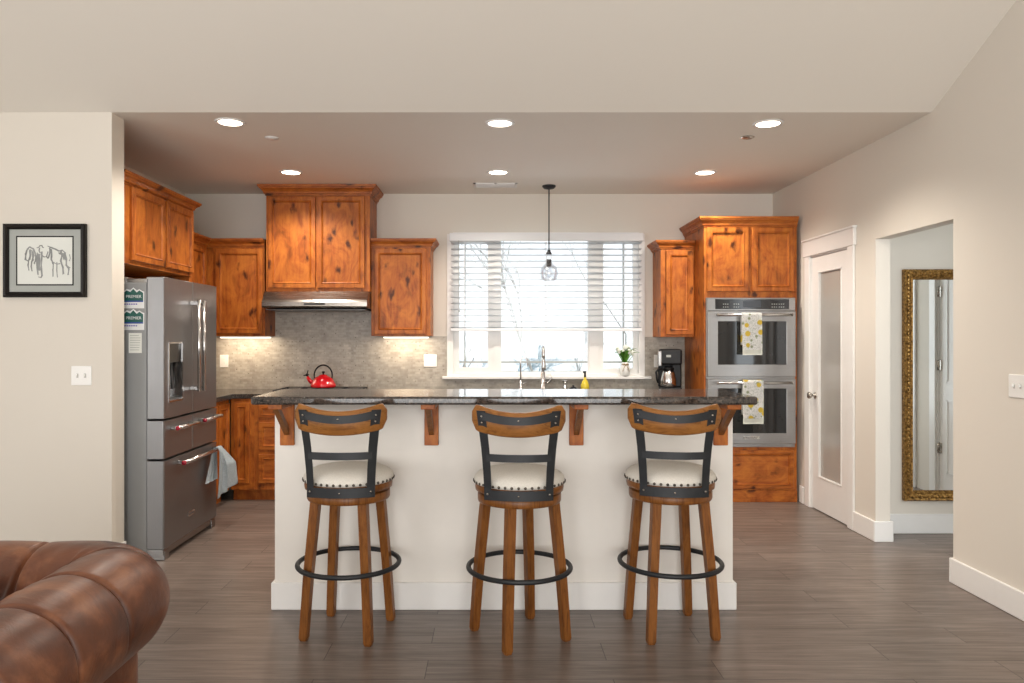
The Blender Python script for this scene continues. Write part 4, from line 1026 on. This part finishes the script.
# ------------------------------------------------------------------ framed picture
def ax(x): return (x/7.59-492)/167.9
def az(y): return CAMH-((y/7.59+215)-338)/167.9
pf = thing('framed_picture', 'black framed pencil sketch of horses on the partition wall', 'picture', (ax(350), YE-.01, az(625)))
X0, X1, Z0, Z1 = ax(38), ax(662), az(625), az(70); fw = .032
b = B()
nested(b, X0, X1, Z0, Z1, YE-.028, [(0, .027), (0, .004), (.004, 0), (.014, .003), (.022, -.001), (fw, .010), (fw, .024)])
# remove the closing centre face
c = [f_ for f_ in b.bm.faces if len(f_.verts) == 4 and abs(f_.calc_center_median().y-(YE-.004)) < 1e-4 and f_.calc_area() > .01]
bmesh.ops.delete(b.bm, geom=c, context='FACES'); obj('frame', b, 'frame_black', pf)
b = B(); b.box(X0+fw-.006, X1-fw+.006, YE-.012, YE-.003, Z0+fw-.006, Z1-fw+.006); mt = obj('mat', b, 'mat_board', pf)
i0, i1, k0, k1 = ax(130), ax(566), az(536), az(160)
b = B(); b.box(i0, i1, YE-.0128, YE-.012, k0, k1); obj('inner_border', b, 'frame_black', mt)
b = B(); b.box(i0+.008, i1-.008, YE-.0134, YE-.0128, k0+.008, k1-.008); ar = obj('drawing_paper', b, 'art_paper', mt)
b = B(); rs = random.Random(4)
def stroke(pts, w=2.2, jit=0, n=1):
    for _ in range(n*2):
        P = [Vector((ax(x+rs.uniform(-jit, jit)*1.5), YE-.0140-rs.uniform(0, .0002), az(y+rs.uniform(-jit, jit)))) for x, y in pts]; W = w*1.5/7.59/167.9/2
        vs = []
        for i, p_ in enumerate(P):
            t = (P[min(i+1, len(P)-1)]-P[max(i-1, 0)]).normalized(); nn = Vector((-t.z, 0, t.x))*W*(.6+.4*math.sin(PI*(i+.5)/len(P))); vs += [p_-nn, p_+nn]
        b.raw(vs, [(2*i, 2*i+1, 2*i+3, 2*i+2) for i in range(len(P)-1)])
# left horse
stroke([(215, 262), (232, 244), (262, 258), (276, 290), (282, 330), (268, 372)], 3, 4, 4); stroke([(215, 262), (204, 300), (202, 340), (222, 352), (236, 330)], 3, 4, 4)
stroke([(228, 340), (222, 380), (226, 420)], 3, 3, 3); stroke([(250, 350), (246, 392), (252, 428)], 3, 3, 3); stroke([(236, 262), (238, 300), (232, 336)], 3, 6, 5); stroke([(255, 270), (262, 310), (256, 350)], 3.4, 6, 6)
# man with a hat
stroke([(288, 250), (304, 246), (312, 234), (328, 234), (332, 246), (340, 250)], 4, 2, 4); stroke([(308, 252), (304, 272), (312, 290)], 3, 3, 3); stroke([(290, 290), (286, 340), (292, 400), (298, 455)], 3, 4, 4)
stroke([(325, 280), (326, 340), (322, 400), (328, 460), (318, 476)], 3, 4, 4); stroke([(302, 300), (306, 350), (304, 420)], 4, 7, 8); stroke([(300, 470), (322, 478)], 4, 2, 2); stroke([(320, 300), (342, 320), (356, 318)], 3, 3, 3)
# right horse
stroke([(372, 238), (400, 250), (430, 262), (455, 275), (480, 268), (505, 292)], 4, 3, 4); stroke([(385, 250), (388, 285), (372, 330), (362, 318), (370, 280)], 3, 4, 4); stroke([(396, 262), (400, 310), (396, 340), (412, 370)], 4, 4, 5)
stroke([(412, 370), (410, 420), (410, 468)], 3, 2, 3); stroke([(440, 360), (440, 420), (444, 474)], 3, 2, 3); stroke([(412, 360), (440, 375), (465, 370)], 2.4, 3, 2)
stroke([(470, 275), (480, 310), (470, 350), (486, 400), (488, 450)], 4, 4, 5); stroke([(500, 290), (512, 340), (510, 380), (530, 410), (524, 455)], 4, 3, 5); stroke([(536, 300), (540, 330), (534, 352)], 3, 2, 2)
stroke([(460, 290), (490, 300), (500, 340)], 4, 7, 6); stroke([(505, 380), (540, 402)], 4, 2, 2)
obj('sketch_lines', b, 'graphite', ar)

# ------------------------------------------------------------------ hall mirror
mx0, mx1, mz0, mz1 = 2.918, 3.62, .237, 1.876; yf = HWY
mr = thing('wall_mirror', 'tall mirror with ornate antique gold frame in the hall', 'mirror', ((mx0+mx1)/2, yf-.02, mz0))
b = B(); nested(b, mx0, mx1, mz0, mz1, yf-.045, [(0, .044), (0, .010), (.010, 0), (.022, .004), (.030, .002), (.052, .014), (.058, .010), (.072, .030), (.072, .04)])
c = [f_ for f_ in b.bm.faces if abs(f_.calc_center_median().y-(yf-.005)) < 1e-4 and f_.calc_area() > .1]
bmesh.ops.delete(b.bm, geom=c, context='FACES')
fo = obj('gold_frame', b, 'antique_gold', mr)
b = B(); st = .030
def bead(x, z, r=.0085):
    b.lathe([(r, 0), (r*.8, r*.6), (r*.35, r*.95), (0, r)], seg=8, M=Matrix.Translation((x, yf-.043, z)) @ Matrix.Rotation(PI/2, 4, 'X'))
nz = int((mz1-mz0)/st)
for k in range(nz+1):
    z = mz0+.028+(mz1-mz0-.056)*k/nz; bead(mx0+.028, z, .011 if k % 2 else .008); bead(mx1-.028, z, .011 if k % 2 else .008)
nx = int((mx1-mx0)/st)
for k in range(1, nx):
    x = mx0+.028+(mx1-mx0-.056)*k/nx; bead(x, mz0+.028, .011 if k % 2 else .008); bead(x, mz1-.028, .011 if k % 2 else .008)
obj('beading', b, 'antique_gold', fo)
b = B(); b.box(mx0+.068, mx1-.068, yf-.012, yf-.004, mz0+.068, mz1-.068); obj('mirror_pane', b, 'mirror_glass', mr)

# ------------------------------------------------------------------ leather sofa
sf = thing('leather_sofa', 'brown leather rolled-back tufted sofa in the near left corner', 'sofa', (-1.5, 1.3, 0))
XC, ZR, R = -1.085, .634, .150
YT, rc = 2.20, .10
path = []
n1 = 460; y_start = .30
L1 = YT-rc-y_start
for i in range(n1+1): path.append(((XC, y_start+L1*i/n1), (1, 0), y_start+L1*i/n1-y_start))
for i in range(1, 41):
    a = (PI/2)*i/40; path.append(((XC-rc+rc*math.cos(a), YT-rc+rc*math.sin(a)), (math.cos(a), math.sin(a)), L1+rc*a))
L2 = .80
for i in range(1, 201): path.append(((XC-rc-L2*i/200, YT), (0, 1), L1+rc*PI/2+L2*i/200))
pitch = .235; off = (L1+.06) % pitch
def roll():
    b = B(); m = 56; vs = []
    for (p, nrm, s) in path:
        q = ((s-off) % pitch)/pitch; dd = min(q, 1-q)*pitch
        corner = max(0, 1-abs(s-(L1+rc*PI/4))/.12)
        crease = math.exp(-(dd/.007)**2); puff = math.sin(PI*q)**.5
        for k in range(m):
            a = 2*PI*k/m                     # 0 = outward, pi/2 = up
            win = max(0, min(1, (math.sin(a-.15)+.45)*1.3))     # creases over the top and the inner side
            r = R*(1-.0)+win*(.006*puff-.020*crease*(1-.7*corner))
            # small folds fanning from the buttons on the inner top
            r += win*.0035*math.sin(s*90+3*math.sin(a*2))*max(0, -math.cos(a))
            ex = 1.06 if math.cos(a) > 0 else 1.0
            vs.append((p[0]+nrm[0]*math.cos(a)*r*ex, p[1]+nrm[1]*math.cos(a)*r*ex, ZR+math.sin(a)*r))
    n = len(path)
    fs = [(i*m+k, i*m+(k+1) % m, (i+1)*m+(k+1) % m, (i+1)*m+k) for i in range(n-1) for k in range(m)]+[tuple(range(m)), tuple((n-1)*m+k for k in range(m))]
    b.raw(vs, fs, None, 0, True); return b
obj('rolled_back', roll(), 'brown_leather', sf)
def skirt(o_off, i_off, z0, z1, tuft, name):
    """upright wall following the path, outer face at o_off and inner face at i_off from the path"""
    b = B(); vs = []; Z = 14; P = path[::5]
    for (p, nrm, s) in P:
        for j in range(Z+1):
            z = z0+(z1-z0)*j/Z; vs.append((p[0]+nrm[0]*o_off, p[1]+nrm[1]*o_off, z))
        for j in range(Z, -1, -1):
            z = z0+(z1-z0)*j/Z; t = tuft*abs(math.cos(PI*(s-off)/pitch))*abs(math.sin(PI*j/5)) if tuft else 0
            vs.append((p[0]-nrm[0]*(i_off-t*.6+tuft*.4), p[1]-nrm[1]*(i_off-t*.6+tuft*.4), z))
    m = 2*(Z+1); n = len(P)
    fs = [(i*m+k, i*m+(k+1) % m, (i+1)*m+(k+1) % m, (i+1)*m+k) for i in range(n-1) for k in range(m)]+[tuple(range(m)), tuple((n-1)*m+k for k in range(m))]
    b.raw(vs, fs, None, 0, True); return obj(name, b, 'brown_leather', sf)
skirt(.075, .10, .09, ZR-.03, .03, 'tufted_body')
# piping seam down the outer panel
b = B(); xo = XC+.077
for s in (1.62, 1.05): b.tube([(xo, s, .10), (xo, s, .55)], .004, 6, up=(0, 1, 0))
b.tube([(xo, y_start, .12), (xo, YT-.10, .12)], .004, 6)
obj('piping', b, 'brown_leather', sf)
for y0, y1 in ((.34, 1.18), (1.20, 2.02)):
    b = B(); b.box(-2.05, XC-.14, y0, y1, .30, .46, bev=.045, seg=4)
    for F in b.bm.faces: F.smooth = True
    obj('seat_cushion', b, 'brown_leather', sf)
b = B(); b.box(-2.0, XC-.10, .34, 2.05, .09, .30, bev=.01); obj('seat_base', b, 'brown_leather', sf)
for x, y in ((-1.18, .45), (-1.18, 2.13), (-1.95, 2.13), (-1.95, .45)):
    b = B(); b.lathe([(0, 0), (.022, 0), (.028, .03), (.036, .07), (.03, .092), (0, .092)], (x, y, 0), 20); obj('foot', b, 'frame_black', sf)
# pillow
b = B()
def pil(u, v):
    th = 2*PI*u; ph = PI*v; x = math.sin(ph)*math.cos(th); y = math.sin(ph)*math.sin(th); k = max(abs(x), abs(y), 1e-6); r_ = math.hypot(x, y); q = r_/k if k > 1e-5 else 1
    return (x*q**.7*.20, y*q**.7*.20, math.cos(ph)*.065)
b.grid(pil, 48, 24, cu=True)
b.bm.transform(Matrix.Translation((-1.385, 1.835, .665)) @ Matrix.Rotation(math.radians(10), 4, 'Y') @ Matrix.Rotation(PI/2, 4, 'Y'))
tag(obj('throw_pillow', b, 'pillow_cloth'), 'dark red and purple patterned throw pillow on the leather sofa', 'pillow')
